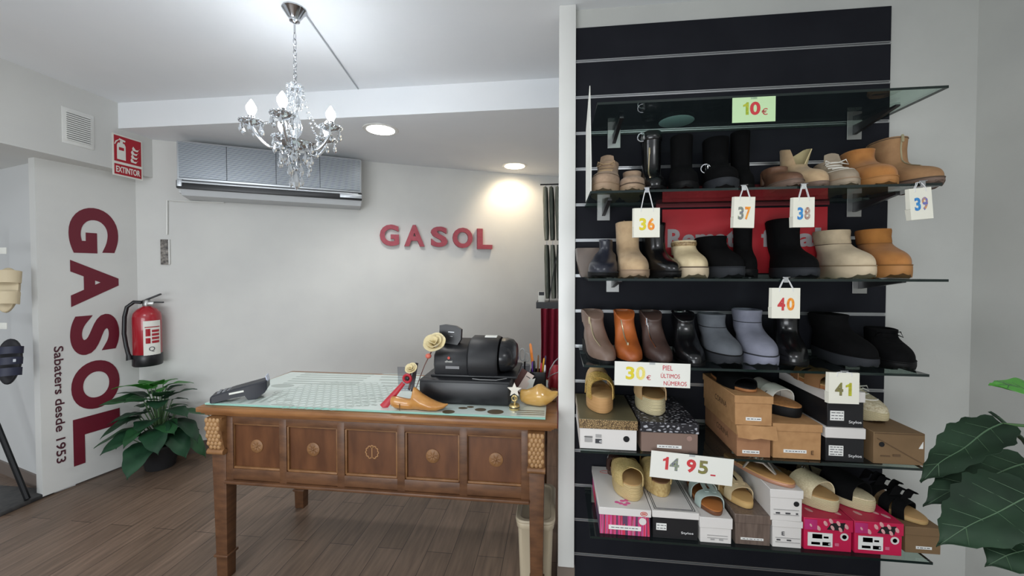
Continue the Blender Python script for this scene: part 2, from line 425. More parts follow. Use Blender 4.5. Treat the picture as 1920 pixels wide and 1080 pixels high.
# fire extinguisher hung in the corner
p, d = wallpt(276, 615, .095)
zc0, zc1 = 1.36 - .66, 0
b0 = hitline(276, 684, (p.x - d.x, p.y - d.y), (p.x + d.x, p.y + d.y)).z; b1 = hitline(276, 572, (p.x - d.x, p.y - d.y), (p.x + d.x, p.y + d.y)).z
hh = b1 - b0
t = thing('fire_extinguisher', 'red fire extinguisher hung on the wall above the potted plant', 'fire extinguisher', (p.x, p.y, b0), math.atan2(d.y, d.x))
R = .078
EXR = mat('extinguisher_red', (164, 20, 36), .3, coat=.5)
MB().lathe([(R * .9, .05), (R, .06), (R, hh * .80), (R * .93, hh * .87), (R * .7, hh * .93), (.03, hh * .97), (.022, hh * .985)], 32).build('cylinder', EXR, t)
MB().lathe([(R * .98, 0), (R * 1.04, .006), (R * 1.04, .075), (R * 1.0, .082)], 32).build('base_ring', BLACK, t)
m = MB(); m.lathe([(.02, hh * .97), (.024, hh * 1.0), (.024, hh * 1.06), (.016, hh * 1.09)], 16); m.box((.02, -.01, hh * 1.03), (.05, .022, .022), bev=.004)
m.build('valve', CHROME_DULL, t)
m = MB(); m.box((.045, 0, 0), (.115, .020, .012), T(x=-.012, z=hh * 1.075, ry=-.45), bev=.004); m.box((.045, 0, 0), (.10, .018, .010), T(x=0, z=hh * 1.05, ry=.05), bev=.004)
m.build('handle', BLACK, t)
pts = [(-.02, -.02, hh * 1.05), (-.06, -.02, hh * 1.06), (-.098, -.02, hh * .98), (-.112, -.02, hh * .82), (-.112, -.03, hh * .55), (-.10, -.035, hh * .34), (-.085, -.045, hh * .2)]
m = MB(); m.tube(pts, .012, 10); m.tube([(-.085, -.045, hh * .21), (-.078, -.05, hh * .12)], [.013, .018], 10); m.build('hose', BLACK, t)
rows = []
for z in (hh * .18, hh * .75): rows.append([((R + .0012) * sin(a), -(R + .0012) * cos(a), z) for a in [lerp(.10, 1.35, k / 10) for k in range(11)]])
lb = MB().grid(rows, thick=-.0006).build('label', PAPER, t)
m = MB()
for (a0, a1, z0, z1) in ((.25, .55, .50, .62), (.25, .55, .38, .47), (.65, 1.2, .56, .60), (.65, 1.2, .50, .54), (.65, 1.2, .44, .48), (.65, 1.2, .38, .42), (.2, 1.25, .64, .655)):
    m.grid([[((R + .003) * sin(a), -(R + .003) * cos(a), hh * z) for a in [lerp(a0, a1, k / 5) for k in range(6)]] for z in (z0, z1)], thick=-.0005)
m.build('label_panels', EXR, lb)
m = MB(); aq = .62; m.glyph('Q', .03, hh * .085, .001, Matrix.Translation((0, 0, 0)) @ basis(((R + .002) * sin(aq) - .014 * cos(aq), -(R + .002) * cos(aq) - .014 * sin(aq), hh * .24), (cos(aq), sin(aq), 0), (0, 0, 1)), keep=True)
m.build('label_letter', INK, lb, smooth=0)
MB().box((0, .082, hh * .72), (.05, .020, .06), bev=.003).build('wall_bracket', BLACKM, t)

# air conditioner high on the back wall
da = Vector((.866, .5, 0))
AL, AH = 1.195, .385
t = thing('air_conditioner', 'long silver wall air conditioner with a ribbed front panel, under the lowered ceiling', 'air conditioner', (-2.603, 2.402, 1.880), math.atan2(.5, .866))
sil = mat('silver_plastic', (186, 190, 194), .35, .55)
MB().box((AL / 2, .115, AH / 2 + .01), (AL, .17, AH - .02), bev=.012).build('housing', mat('ac_white', (206, 208, 208), .5), t)
m = MB(); m.box((AL / 2, .012, AH * .63), (AL - .012, .03, AH * .70), bev=.006); m.build('front_frame', sil, t)
MB().box((AL / 2, -.0035, AH * .635), (AL - .035, .006, AH * .63)).build('grille_backing', mat('grille_dark', (62, 68, 74), .5, .3), t)
m = MB(); n = 28
for k in range(n): m.box((AL / 2, -.009, AH * .325 + AH * .62 * (k + .5) / n), (AL - .037, .006, AH * .62 / n * .52))
m.build('grille_ribs', mat('rib_silver', (176, 182, 188), .3, .7), t)
m = MB()
for k in (.245, .5, .745): m.box((AL * k, -.0125, AH * .635), (.003, .002, AH * .62))
m.build('panel_joints', BLACKM, t)
m = MB(); m.box((AL / 2, .004, AH * .20), (AL - .004, .03, AH * .15), bev=.006); m.build('outlet_band', BLACK, t)
MB().box((AL / 2, -.013, AH * .245), (AL - .06, .008, .014), bev=.003).build('louvre', sil, t)
m = MB(); m.box((AL * .93, -.0155, AH * .20), (AL * .135, .008, AH * .085), bev=.002); m.build('display', sil, t)
m = MB(); m.loft([[(x, .01, AH * .13), (x, .03, AH * .02), (x, .2, AH * 0), (x, .2, AH * .14)] for x in (.02, AL - .01)]); m.build('bottom_tray', mat('ac_tray', (190, 193, 195), .4), t)
m = MB(); m.box((.022, -.006, AH * .225), (.028, .02, .05), bev=.003); m.build('corner_cap', sil, t)
# cable duct and the narrow thing hanging under it
p0, d0 = wallpt(313, 376, .009); p1, _ = wallpt(313, 440, .009); p2, d2 = wallpt(334, 377, .009); p3, d3 = wallpt(420, 380, .009)
m = MB(); m.tube([p1, p0, p2, p3], .006, 6); tag(m.build('cable_duct', WHITE), 'thin white cable duct on the wall below the left end of the air conditioner', 'cable duct')
p, d = wallpt(309, 472, .008); q0, _ = wallpt(309, 449, .008); q1, _ = wallpt(309, 496, .008)
t = thing('remote_control', 'narrow dark remote control in a wall holder under the thin white cable duct', 'remote control', (p.x, p.y, q1.z), math.atan2(d.y, d.x))
hgt = q0.z - q1.z
MB().box((0, 0, hgt / 2), (.046, .014, hgt), bev=.003).build('body', mat('patterned_dark', (58, 54, 52), .5, noise=(60, (150, 144, 136))), t)
MB().box((.026, .002, hgt / 2), (.008, .018, hgt), bev=.002).build('holder', WHITE, t)

# red block letters on the back wall
REDL = mat('red_foam', (166, 76, 88), .6, noise=(30, (154, 66, 78)))
for ch, x0, x1, y0, y1 in (('G', 712, 748, 421, 461), ('A', 758, 796, 422, 462), ('S', 808, 839, 425, 463), ('O', 849, 886, 427, 465), ('L', 895, 923, 429, 467)):
    pa, d = wallpt(x0, (y0 + y1) / 2, .03); pb, _ = wallpt(x1, (y0 + y1) / 2, .03); u, _ = wallpt((x0 + x1) / 2, y0, .03); v, _ = wallpt((x0 + x1) / 2, y1, .03)
    ww = (pb - pa).length; hh = u.z - v.z; pc, _ = wallpt(x0, (y0 + y1) / 2, 0)
    o = MB().glyph(ch, ww, hh, .033, FRONT @ Matrix.Translation((0, 0, -.002)), bold=.035).build('block_letter', REDL, smooth=30)
    n = Vector((d.y, -d.x, 0)); o.location = (pa.x - n.x * .024, pa.y - n.y * .024, v.z); o.rotation_euler = (0, 0, math.atan2(d.y, d.x))
    tag(o, 'dusty red block letter %s on the back wall' % ch, 'letter', 'red block letters on the back wall')

# hanging stock and curtain behind the post
t = thing('display_rack', 'black rack with a rod, upright and shelf, mostly hidden behind the white post', 'rack', (0, 3.45, 0))
MB().box((.40, .03, 1.07), (.03, .2, 2.14)).build('upright', BLACKM, t)
MB().tube([(-.15, -.02, 2.115), (.40, -.02, 2.115)], .006, 8).build('rod', BLACKM, t)
MB().box((.11, 0, 1.065), (.58, .22, .055)).build('shelf', BLACK, t)
g1 = mat('grey_green_fabric', (104, 108, 98), .8, noise=(14, (132, 134, 122), 3, (6, 1, 1))); g2 = mat('dark_green_grey_fabric', (72, 78, 72), .8, noise=(14, (98, 102, 92), 3, (6, 1, 1)))
bag = []
for row, (zt, zb) in enumerate(((2.10, 1.63), (1.60, 1.12))):
    for k in range(3):
        x = -.105 + k * .052 + row * .012
        where = ('upper', 'lower')[row]; which = ('outermost', 'middle', 'innermost')[k]
        t = thing('hanging_pouch', '%s narrow grey-green pouch of the %s bunch hanging beside the white post' % (which, where), 'pouch', (x, 3.43, zb), 0, 'grey-green pouches hanging beside the post')
        m = MB(); hgt = zt - zb
        rings = []
        for i in range(9):
            f = i / 8; wx = .020 * (.8 + .3 * sin(pi * f) + .08 * sin(9 * f + k)); wy = .07 * (.85 + .2 * sin(pi * f))
            rings.append([(wx * cos(a) * (1 + .25 * cos(5 * a)) - .012 * f + .01, wy * sin(a), hgt * (.97 * f)) for a in [2 * pi * q / 20 for q in range(20)]])
        m.loft(rings); m.build('pouch_body', (g1, g2)[(k + row) % 2], t)
        MB().tube([(0, 0, hgt * .96), (.003, 0, hgt + .02)], .003, 6).build('hook', CHROME, t)
t = thing('small_card', 'small white card with a dark printed square on the black shelf by the post', 'card', (-.135, 3.36, 1.0925))
MB().box((0, 0, .045), (.055, .006, .09), bev=.001).build('card', PAPER, t); MB().box((0, -.0035, .072), (.045, .001, .03)).build('print', INK, t)
m = MB(); rows = []
for z in (0.02, .5, 1.0375): rows.append([(-.135 + .5 * i / 60 + (.035 * (1 - z) if i < 1 else 0) - .02 * (1.04 - z) * (1 - i / 60), 3.335 + .022 * sin(i * .9) - .01 * cos(i * .37), z) for i in range(61)])
m.grid(rows, thick=.004); tag(m.build('curtain', mat('burgundy_curtain', (128, 16, 44), .85), smooth=80), 'burgundy curtain hanging below the black shelf beside the post', 'curtain')
# slim black cable that crosses the pouches
tag(MB().tube([(-.07, 3.33, 1.094), (-.055, 3.335, 1.2), (-.02, 3.34, 1.42), (.02, 3.345, 1.62)], .004, 6).build('cable', BLACK), 'thin black cable slanting up from the black shelf across the pouches', 'cable')
# ------------------------------------------------------------------ the desk
WOOD = mat('walnut_wood', (104, 70, 45), .45, noise=(5, (80, 52, 33), 6, (3, 1, 9)), bump=(40, .08))
WOODL = mat('carved_wood', (140, 100, 62), .5, noise=(20, (112, 76, 44)))
WOODP = mat('panel_veneer', (104, 65, 38), .35, noise=(4, (80, 47, 26), 7, (5, 1, 1.5)))
DX0, DX1, DY0, DY1, DZ = -1.557, .002, 1.505, 2.125, .77
desk = thing('counter_desk', 'carved brown wooden counter desk with five panels and a glass cover', 'desk', ((DX0 + DX1) / 2, (DY0 + DY1) / 2, 0))
OX, OY = (DX0 + DX1) / 2, (DY0 + DY1) / 2
def D(m, name, ma, smooth=40, par=None):
    o = m.build(name, ma, desk if par is None else par, smooth)
    for v in o.data.vertices: v.co.x -= OX; v.co.y -= OY
    return o
m = MB()
for (e, z0, z1) in ((0, .748, .768), (.012, .738, .750), (.022, .728, .740), (.002, .764, .770)):
    m.box((OX, OY, (z0 + z1) / 2), (DX1 - DX0 - 2 * e, DY1 - DY0 - 2 * e, z1 - z0), bev=.003)
D(m, 'tabletop', mat('edge_wood', (150, 104, 62), .35, noise=(6, (120, 78, 44), 6, (1, 4, 4))))
LX0, LX1, RX0, RX1 = -1.503, -1.430, -.113, -.047
AZ = .437
m = MB()
m.box(((LX0 + RX1) / 2, 1.556, (.73 + AZ) / 2), (RX1 - LX0 - .02, .025, .73 - AZ))
m.box((LX0 + .035, OY, (.73 + AZ) / 2), (.03, .5, .73 - AZ)); m.box((RX1 - .03, OY, (.73 + AZ) / 2), (.03, .5, .73 - AZ)); m.box((OX, 2.07, (.73 + AZ) / 2), (RX1 - LX0 - .1, .025, .73 - AZ))
# frame: rails and stiles in front of the panels
n = 5; pw = (RX0 - LX1) / n
m.box(((LX1 + RX0) / 2, 1.538, .713), (RX0 - LX1, .02, .034), bev=.003); m.box(((LX1 + RX0) / 2, 1.538, AZ + .038), (RX0 - LX1, .02, .048), bev=.003)
for k in range(n + 1):
    w = .034; x = LX1 + pw * k
    if k == 0: x += .012
    if k == n: x -= .012
    m.box((x, 1.538, .58), (w, .0215, .29), bev=.003)
m.box(((LX1 + RX0) / 2, 1.527, AZ + .006), (RX0 - LX1 + .01, .028, .014), bev=.004)
D(m, 'apron', WOOD)
for k in range(n):
    x = LX1 + pw * (k + .5); sh = .006 * (1 if k == 0 else -1 if k == n - 1 else 0)
    m = MB(); m.box((x, 1.545, .58), (pw - .03, .006, .235)); pn = D(m, 'panel', WOODP)
    m = MB()
    x0, x1, z0, z1 = x + sh - pw / 2 + .020, x + sh + pw / 2 - .020, AZ + .064, .694
    for (cx, cz, sx, sz) in ((x + sh, z0, x1 - x0, .011), (x + sh, z1, x1 - x0, .008), (x0, (z0 + z1) / 2, .008, z1 - z0), (x1, (z0 + z1) / 2, .008, z1 - z0)):
        m.box((cx, 1.5385, cz), (sx, .012, sz), bev=.0025)
    D(m, 'panel_moulding', WOODL, par=pn)
    if k != 2:
        m = MB()
        m.sphere((x, 1.539, .597), (.006, .006, .006), 8, 6)
        for q in range(8):
            a = q * pi / 4 + pi / 8
            m.sphere((0, 0, 0), (.013, .004, .0045), 8, 6, Matrix.Translation((x + .016 * cos(a), 1.540, .597 + .016 * sin(a))) @ Matrix.Rotation(-a, 4, 'Y'))
        m.lathe([(.029, 0), (.029, .003), (.026, .005)], 24, Matrix.Translation((x, 1.5425, .597)) @ Matrix.Rotation(pi / 2, 4, 'X'))
        D(m, 'rosette', WOODL, par=pn)
    else:
        m = MB()
        for q in range(22):
            a = -pi / 2 + .35 + (2 * pi - .7) * q / 21
            m.sphere((0, 0, 0), (.0052, .0016, .0026), 6, 4, Matrix.Translation((x + .027 * cos(a), 1.5415, .598 + .027 * sin(a))) @ Matrix.Rotation(-a + (.8 if q % 2 else 2.2), 4, 'Y'))
        m.box((x, 1.5415, .598), (.004, .002, .045)); m.box((x, 1.5415, .619), (.010, .002, .004)); m.box((x, 1.5415, .576), (.008, .002, .004))
        D(m, 'wreath_inlay', mat('pale_inlay', (158, 116, 74), .5), par=pn)
for (xa, xb, ya) in ((LX0, LX1, 1.525), (RX0, RX1, 1.525), (LX0, LX1, 2.04), (RX0, RX1, 2.04)):
    m = MB(); xc = (xa + xb) / 2; w = xb - xa; front = ya < 1.8
    m.box((xc, ya + .03, .36), (w, .065, .72), taper=(.70, .72), bev=.003)
    m.box((xc, ya + .03, .105), (w * .92, .063, .012), bev=.003)
    lg = D(m, 'leg', WOOD)
    if front:
        m = MB()
        rings = []
        for i in range(9):
            f = i / 8; z = lerp(.728, .590, f); dp = .034 * (1 - .55 * f) * (1 - .3 * (2 * f - 1) ** 4) + .004
            rings.append([(xc - w / 2, ya + .01, z), (xc - w / 2, ya - dp + .006, z), (xc - w / 2 + .005, ya - dp, z), (xc + w / 2 - .005, ya - dp, z), (xc + w / 2, ya - dp + .006, z), (xc + w / 2, ya + .01, z)])
        m.loft(rings)
        m.tube([(xc - w / 2 - .002, ya - .010, .577), (xc + w / 2 + .002, ya - .010, .577)], .013, 12)
        cb = D(m, 'corbel', WOODL, par=lg)
        m = MB()
        for r in range(8):
            f = (r + .5) / 8; z = lerp(.728, .592, f); dp = .034 * (1 - .55 * f) * (1 - .3 * (2 * f - 1) ** 4) + .004
            for c in range(4 if r % 2 == 0 else 3):
                xx = xc + (c - (1.5 if r % 2 == 0 else 1)) * w * .24
                m.sphere((xx, ya - dp, z), (w * .125, .006, .0115), 8, 6)
        D(m, 'carved_scales', mat('worn_carving', (164, 126, 84), .5), par=cb)
# back-right rim board of the top
m = MB(); m.box((DX1 - .018, 1.93, .781), (.026, .36, .022), bev=.003); D(m, 'side_rim', WOOD)

# glass cover with its cut-out pattern
GZ = .7805
g0, g1, g2 = hitz(380, 757, GZ), hitz(1023, 778, GZ), hitz(568, 697, GZ)
GX0, GX1, GY0, GY1 = g0.x, g1.x, 1.535, g2.y - .01
gt = thing('glass_cover', 'mint glass desk cover with stripe, circle and honeycomb pattern on the wooden desk', 'glass cover', (0, 0, .7705))
MINT = mat('mint_glass', (216, 228, 222), .12, noise=(3, (210, 224, 218)), coat=.6)
m = MB(); m.prism([(GX0, GY0), (GX1, GY0), (GX1, GY1), (GX0 + .02, GY1)], 0, .0095); m.build('pane', [MINT], gt)
m = MB(); m.tube([(GX0, GY0 - .0005, .005), (GX1, GY0 - .0005, .005)], .0046, 8); m.build('polished_edge', mat('green_glass_edge', (142, 188, 174), .2), gt)
CUT = mat('pattern_grey_green', (172, 182, 175), .14); CUTB = mat('pattern_wood_brown', (98, 84, 62), .12)
zz = .0096
def seg(m, a, b, w):
    A, B = hitz(*a, GZ), hitz(*b, GZ); d = (B - A).normalized(); n = Vector((-d.y, d.x, 0)) * w / 2
    m.prism([((A + n).x, (A + n).y), ((A - n).x, (A - n).y), ((B - n).x, (B - n).y), ((B + n).x, (B + n).y)], zz, zz + .0005)
def ell(m, c, rx, ry, z=None, n=28):
    C = hitz(*c, GZ); z = zz if z is None else z
    m.prism([(C.x + rx * cos(2 * pi * k / n), C.y + ry * sin(2 * pi * k / n)) for k in range(n)], z, z + .0005)
m = MB()
for a, b in (((407, 754), (423, 746)), ((427, 755), (447, 746)), ((447, 756), (475, 744)), ((467, 757), (496, 744))): seg(m, a, b, .020)
for a, b in (((487, 755), (524, 735)), ((503, 754), (541, 737)), ((478, 740), (500, 731))): seg(m, a, b, .014)
for k, y in enumerate((699.5, 702.5, 706, 710, 714, 718)): seg(m, (572 - k * 8, y), (702 - k * 7, y + 3), .014)
ell(m, (530, 723), .06, .03); ell(m, (530, 759), .055, .012); ell(m, (633, 762), .012, .008); ell(m, (541, 750), .02, .012)
for k in range(5): seg(m, (712 + 3 * abs(k - 2), 701 + k * 5.5), (790, 703 + k * 5.5), .018)
for i in range(5):
    for j in range(4): seg(m, (648 + i * 15 + j * 1.5, 743 + j * 6 - i * .8), (657 + i * 15 + j * 1.5, 744 + j * 6 - i * .8), .012)
m.build('pattern_openings', CUT, gt, smooth=0)
m = MB()
for c, rx, ry in (((841, 772), .026, .020), ((901, 768), .024, .018), ((929, 772), .034, .026), ((868, 765), .02, .012), ((882, 763), .015, .01)): ell(m, c, rx, ry)
for k in range(3): seg(m, (961 + k * 4, 769 + k * 3.5), (1021, 771 + k * 3.5), .006)
m.build('pattern_ovals', CUTB, gt, smooth=0)
m = MB(); C = hitz(627, 739, GZ)
for i in range(-9, 10):
    for j in range(-7, 8):
        x = i * .036 + (j % 2) * .018; y = j * .031
        if (x / .30) ** 2 + (y / .20) ** 2 > 1: continue
        ro, ri = .0184, .0156
        for k in range(6):
            a0, a1 = pi / 6 + k * pi / 3, pi / 6 + (k + 1) * pi / 3
            m.prism([(C.x + x + ro * cos(a0), C.y + y + ro * sin(a0)), (C.x + x + ro * cos(a1), C.y + y + ro * sin(a1)), (C.x + x + ri * cos(a1), C.y + y + ri * sin(a1)), (C.x + x + ri * cos(a0), C.y + y + ri * sin(a0))], zz, zz + .0004)
m.build('honeycomb_lines', CUT, gt, smooth=0)

TOPZ = .7805
# ------------------------------------------------------------------ things on the desk
# cash register
p, q = hitz(786, 757, TOPZ), hitz(956, 763, TOPZ)
yy = (p.y + q.y) / 2; W = q.x - p.x
t = thing('cash_register', 'black cash register with drawer, printer and pole display on the glass desk cover', 'cash register', ((p.x + q.x) / 2, yy, TOPZ))
BK = mat('register_black', (22, 23, 27), .5, noise=(200, (20, 21, 24)))
dh = .107
m = MB(); m.box((0, .17, dh / 2 + .003), (W, .34, dh - .006), bev=.004); m.box((0, .17, .003), (W - .03, .3, .006)); dr = m.build('cash_drawer', BK, t)
MB().box((0, -.002, dh * .52), (W - .012, .004, dh - .022), bev=.0015).build('drawer_front', BLACK, dr)
def prof_body(x0, x1, pr, name, ends=(1, 1), par=t):
    m = MB(); rings = []
    cz = sum(z for _, z in pr) / len(pr); cy = sum(y for y, _ in pr) / len(pr)
    sec = [(x0, .90)] + [(x0 + .008, 1)] + [(x1 - .012, 1), (x1, .94)]
    for x, s in sec: rings.append([(x, cy + (y - cy) * s, dh + cz + (z - cz) * s if z > .001 else dh) for y, z in pr])
    m.loft(rings); return m.build(name, BK, par, smooth=50)
x = lambda px: (px - 786) / 170 * W - W / 2
base = MB(); base.box(((x(806) + x(962)) / 2, .18, dh + .006), (x(966) - x(800), .27, .012), bev=.004); base.build('printer_base', BLACK, t)
prof_body(x(806), x(878), [(.06, 0), (.045, .05), (.052, .095), (.09, .118), (.16, .130), (.26, .140), (.30, .12), (.31, 0)], 'keyboard_body')
prof_body(x(872), x(930), [(.05, 0), (.026, .05), (.030, .10), (.06, .145), (.11, .165), (.18, .168), (.25, .15), (.29, .10), (.30, 0)], 'printer_body')
m = MB(); rings = []
for k, (xx, s) in enumerate(((x(931), .80), (x(934), .98), (x(942), .98), (x(954), .88), (x(962), .62), (x(964), .3))):
    rings.append([(xx, .155 + s * .125 * cos(a), dh + .085 + s * .078 * sin(a)) for a in [2 * pi * i / 28 for i in range(28)]])
m.loft(rings); m.build('paper_roll_cover', mat('register_cap', (34, 35, 38), .25), t)
m = MB(); m.box((x(912), .14, dh + .17), (.055, .03, .006), T()); m.build('receipt_paper', PAPER, t)
m = MB(); m.tube([(x(834), .17, dh + .12), (x(832), .17, dh + .150)], [.018, .015], 12); dpole = m.build('display_pole', BLACK, t)
m = MB(); Md = T(x(827), .16, dh + .172, rx=-.12, ry=.05)
m.loft([[(sx * .5 * wv, yv, zv) for sx, wv, zv in ((-1, .098, -.040), (1, .080, -.046), (1, .108, -.02), (1, .106, .028), (1, .05, .042), (-1, .05, .046), (-1, .106, .04))] for yv in (-.014, .014)], M=Md)
ds = m.build('customer_display', BLACK, t, smooth=25)
m = MB(); m.box((.006, -.0150, .012), (.028, .001, .0028), Md); m.box((.008, -.0150, -.008), (.012, .001, .0024), Md); m.build('display_marks', ALU, ds)
m = MB(); m.glyph('olivetti', .032, .0095, .001, FRONT.copy() if 0 else basis((x(830), .0445, dh + .066), (1, 0, 0), (0, .1, 1))); m.build('brand_lettering', PAPER, t, smooth=0)
m = MB(); m.lathe([(.006, 0), (.006, .001)], 14, basis((x(837), .045, dh + .086), (1, 0, 0), (0, .1, 1))); m.build('brand_dot', mat('logo_red', (190, 60, 40), .5), t)
MB().box((x(844), .0455, dh + .044), (.062, .003, .012)).build('model_plate', mat('plate_grey', (128, 128, 130), .6), t)
m = MB(); m.tube([(x(885), .02, dh + .004), (x(900), .012, dh + .003), (x(930), .012, dh + .003), (x(955), .06, dh + .003)], .0016, 6); m.build('cable', mat('grey_cable', (150, 150, 150), .5), t)

# small stapler-like device beside the register
p = hitz(958, 712, TOPZ)
t = thing('tape_dispenser', 'small black and purple tape dispenser at the right end of the cash register', 'tape dispenser', (p.x + .0, p.y - .02, TOPZ))
m = MB(); m.box((0, 0, .05), (.05, .06, .10), bev=.01); m.build('stand', BLACK, t)
m = MB(); m.ring((.012, -.0, .125), .022, .010, 20, 8, ax='y'); m.build('tape_roll', mat('purple_plastic', (84, 66, 140), .3), t)
MB().box((.03, -.02, .15), (.026, .018, .014), bev=.003).build('cutter', CHROME, t)

# card terminal at the left end
p = hitz(452, 747, TOPZ)
t = thing('card_terminal', 'black handheld card terminal lying at the left end of the glass desk cover', 'card terminal', (p.x, p.y, TOPZ), radians(30))
Lc = .215
m = MB(); rings = []
for xx, z0, z1, w in ((-.5, .004, .026, .066), (-.47, .001, .033, .074), (-.1, .016, .054, .078), (.10, .020, .063, .080), (.16, .0, .066, .082), (.30, .0, .072, .082), (.46, .026, .080, .080), (.5, .040, .078, .074)):
    rings.append([(xx * Lc, -w / 2, z0), (xx * Lc, w / 2, z0), (xx * Lc, w / 2, z1 - .006), (xx * Lc, w / 2 - .006, z1), (xx * Lc, -w / 2 + .006, z1), (xx * Lc, -w / 2, z1 - .006)])
m.loft(rings); m.build('body', mat('terminal_black', (32, 34, 42), .4), t, smooth=25)
m = MB(); m.box((.498 * Lc, 0, .060), (.004, .056, .026), T(ry=-.25, x=.0155, z=.0)); m.build('screen', mat('pale_screen', (190, 196, 214), .2), t)
MB().box((-.02 * Lc, -.0395, .040), (.055, .002, .008), T(ry=-.12, z=0)).build('side_label', PAPER, t)
m = MB()
for i in range(4):
    for j in range(3): m.box((-.36 * Lc + i * .018, (j - 1) * .02, .041 + i * .0028), (.011, .013, .006), bev=.001)
m.build('keys', mat('key_grey', (120, 122, 126), .5), t)

# wooden shoe last with its little display
def last(name, label, loc, rz, L, secs, ma):
    t = thing(name, label, 'shoe last', loc, rz, 'wooden shoe lasts on the desk')
    m = MB(); rings = []
    for f, w, z0, z1 in secs:
        zc, hz = (z0 + z1) / 2, (z1 - z0) / 2
        rings.append([(f * L, w * (abs(cos(a)) ** .8) * (1 if cos(a) > 0 else -1) * (.80 if sin(a) > .5 else 1), zc + hz * sin(a)) for a in [2 * pi * k / 20 for k in range(20)]])
    m.loft(rings); m.build('last_body', ma, t, smooth=60); return t
LASTM = mat('honey_wood', (196, 142, 78), .28, noise=(9, (178, 122, 60), 5, (1, 5, 5)), coat=.3)
p = hitz(737, 762, TOPZ); q = hitz(843, 766, TOPZ); L = (q - p).length
t = last('wooden_shoe_last', 'honey brown wooden shoe last with pointed toe left of the cash register front', (p.x, p.y - .02, TOPZ), math.atan2(q.y - p.y - .005, q.x - p.x), L,
     [(0, .008, .022, .042), (.02, .02, .012, .05), (.10, .027, .002, .050), (.20, .026, 0, .046), (.30, .025, .0, .042), (.36, .025, 0, .044), (.395, .026, 0, .080), (.41, .026, 0, .094), (.44, .027, 0, .090), (.55, .032, 0, .066), (.70, .034, 0, .045), (.82, .028, .001, .034), (.93, .014, .010, .029), (1, .002, .024, .029)], LASTM)
MB().tube([(L * .20, -.028, .001), (L * .20, -.029, .030)], .0012, 6).build('saw_line', mat('dark_seam', (90, 58, 30), .6), t)
p = hitz(976, 757, TOPZ); q = hitz(1046, 762, TOPZ); L = (q - p).length
t = last('wooden_shoe_last', 'glossy yellow wooden shoe last with upturned toe at the right desk end beside the post', (p.x, p.y - .005, TOPZ), math.atan2(q.y - p.y, q.x - p.x), L,
     [(0, .014, .022, .060), (.04, .024, .012, .066), (.18, .030, .004, .066), (.34, .036, .001, .078), (.46, .042, 0, .092), (.56, .044, .0, .094), (.70, .038, .006, .078), (.84, .024, .022, .066), (.95, .016, .040, .068), (1, .010, .048, .066)], mat('varnished_wood', (206, 164, 92), .18, noise=(8, (190, 146, 76), 5, (1, 5, 5)), coat=.5))
# clear cardholder with cards
p = hitz(757, 752, TOPZ)
t = thing('card_holder', 'clear plastic card holder with dark strips standing in the left wooden last', 'card holder', (p.x + .008, p.y - .004, TOPZ + .045))
CLEAR = glass_mat('clear_plastic', (226, 228, 232), ior=1.35)
m = MB(); m.box((0, .008, .006), (.075, .024, .008), bev=.002); m.build('tray', CLEAR, t)
MB().box((0, .017, .055), (.075, .003, .10), T(rx=.08)).build('back_plate', CLEAR, t)
m = MB(); m.box((.012, .008, .065), (.010, .004, .115), T(ry=.30)); m.box((.030, .004, .07), (.012, .004, .13), T(ry=.18)); m.build('dark_strips', mat('dark_grey_strip', (62, 58, 62), .5), t)
# red shoehorn-like tag
a = hitz(718, 764, TOPZ)
t = thing('red_shoehorn', 'red shoehorn with ring handle leaning on the left wooden last', 'shoehorn', (a.x, a.y, TOPZ))
dirv = Vector((.093, .035, .115)); rows = []
for i in range(7):
    f = i / 6; w = lerp(.017, .009, f); c = dirv * f * .86; s = Vector((.9, 0, -.72)).normalized()
    rows.append([c + s * w * u + Vector((0, -.004 * (1 - u * u), 0)) for u in (-1, -.5, 0, .5, 1)])
m = MB(); m.grid(rows, thick=.003); m.build('blade', SIGNRED, t)
m = MB(); c = dirv * 1.0; m.ring((c.x + .001, c.y, c.z + .002), .016, .006, 20, 8, ax='y'); m.build('ring_handle', SIGNRED, t)
MB().sphere((c.x + .001, c.y + .002, c.z + .002), (.010, .006, .010)).build('ring_centre', BLACK, t)
# paper roses
def rose(name, label, loc, r, stem_to):
    t = thing(name, label, 'paper rose', loc, 0, 'cream paper roses on the desk')
    ma = mat('cream_petal', (228, 214, 172), .75, noise=(30, (214, 198, 150)))
    k = 0
    for ringi, (n, rr, hz, lean) in enumerate(((3, .30, .75, .15), (4, .58, .62, .30), (5, .88, .46, .55))):
        for i in range(n):
            a = 2 * pi * i / n + ringi * .7; m = MB(); rows = []
            for u in range(5):
                fu = u / 4; row = []
                for v in range(7):
                    fv = v / 6 * 2 - 1; aa = a + fv * (pi / n) * 1.25
                    rad = r * (rr * (.35 + .65 * fu) + lean * .28 * fu * fu) * (1 - .05 * fv * fv); z = r * (hz * 1.3 * fu * (1 - .28 * fv * fv) - .35)
                    if fu == 1: rad += r * .10; z -= r * .05
                    row.append((rad * cos(aa), rad * sin(aa), z))
                rows.append(row)
            m.grid(rows, Matrix.Rotation(.75, 4, 'X'), thick=.0016); m.build('petal', ma, t, smooth=70)
    m = MB(); m.tube([(0, 0, -r * .2), (stem_to[0] * .5, stem_to[1] * .5, stem_to[2] * .45), stem_to], [.004, .0022, .0022], 6); m.build('stem', mat('brown_stem', (112, 76, 66), .6), t)
    return t
p = hity(815, 643, 1.70)
t = rose('paper_rose', 'large cream paper rose rising in front of the register display', p, .046, (-.085, -.03, -.22))
MB().sphere((-.022, -.022, -.055), (.014, .012, .012)).build('stem_ball', mat('coral_bead', (208, 108, 90), .4), t)
p = hity(771, 691, 1.625)
rose('paper_rose', 'small cream paper rosebud above the clear card holder', p, .024, (-.004, -.012, -.085))
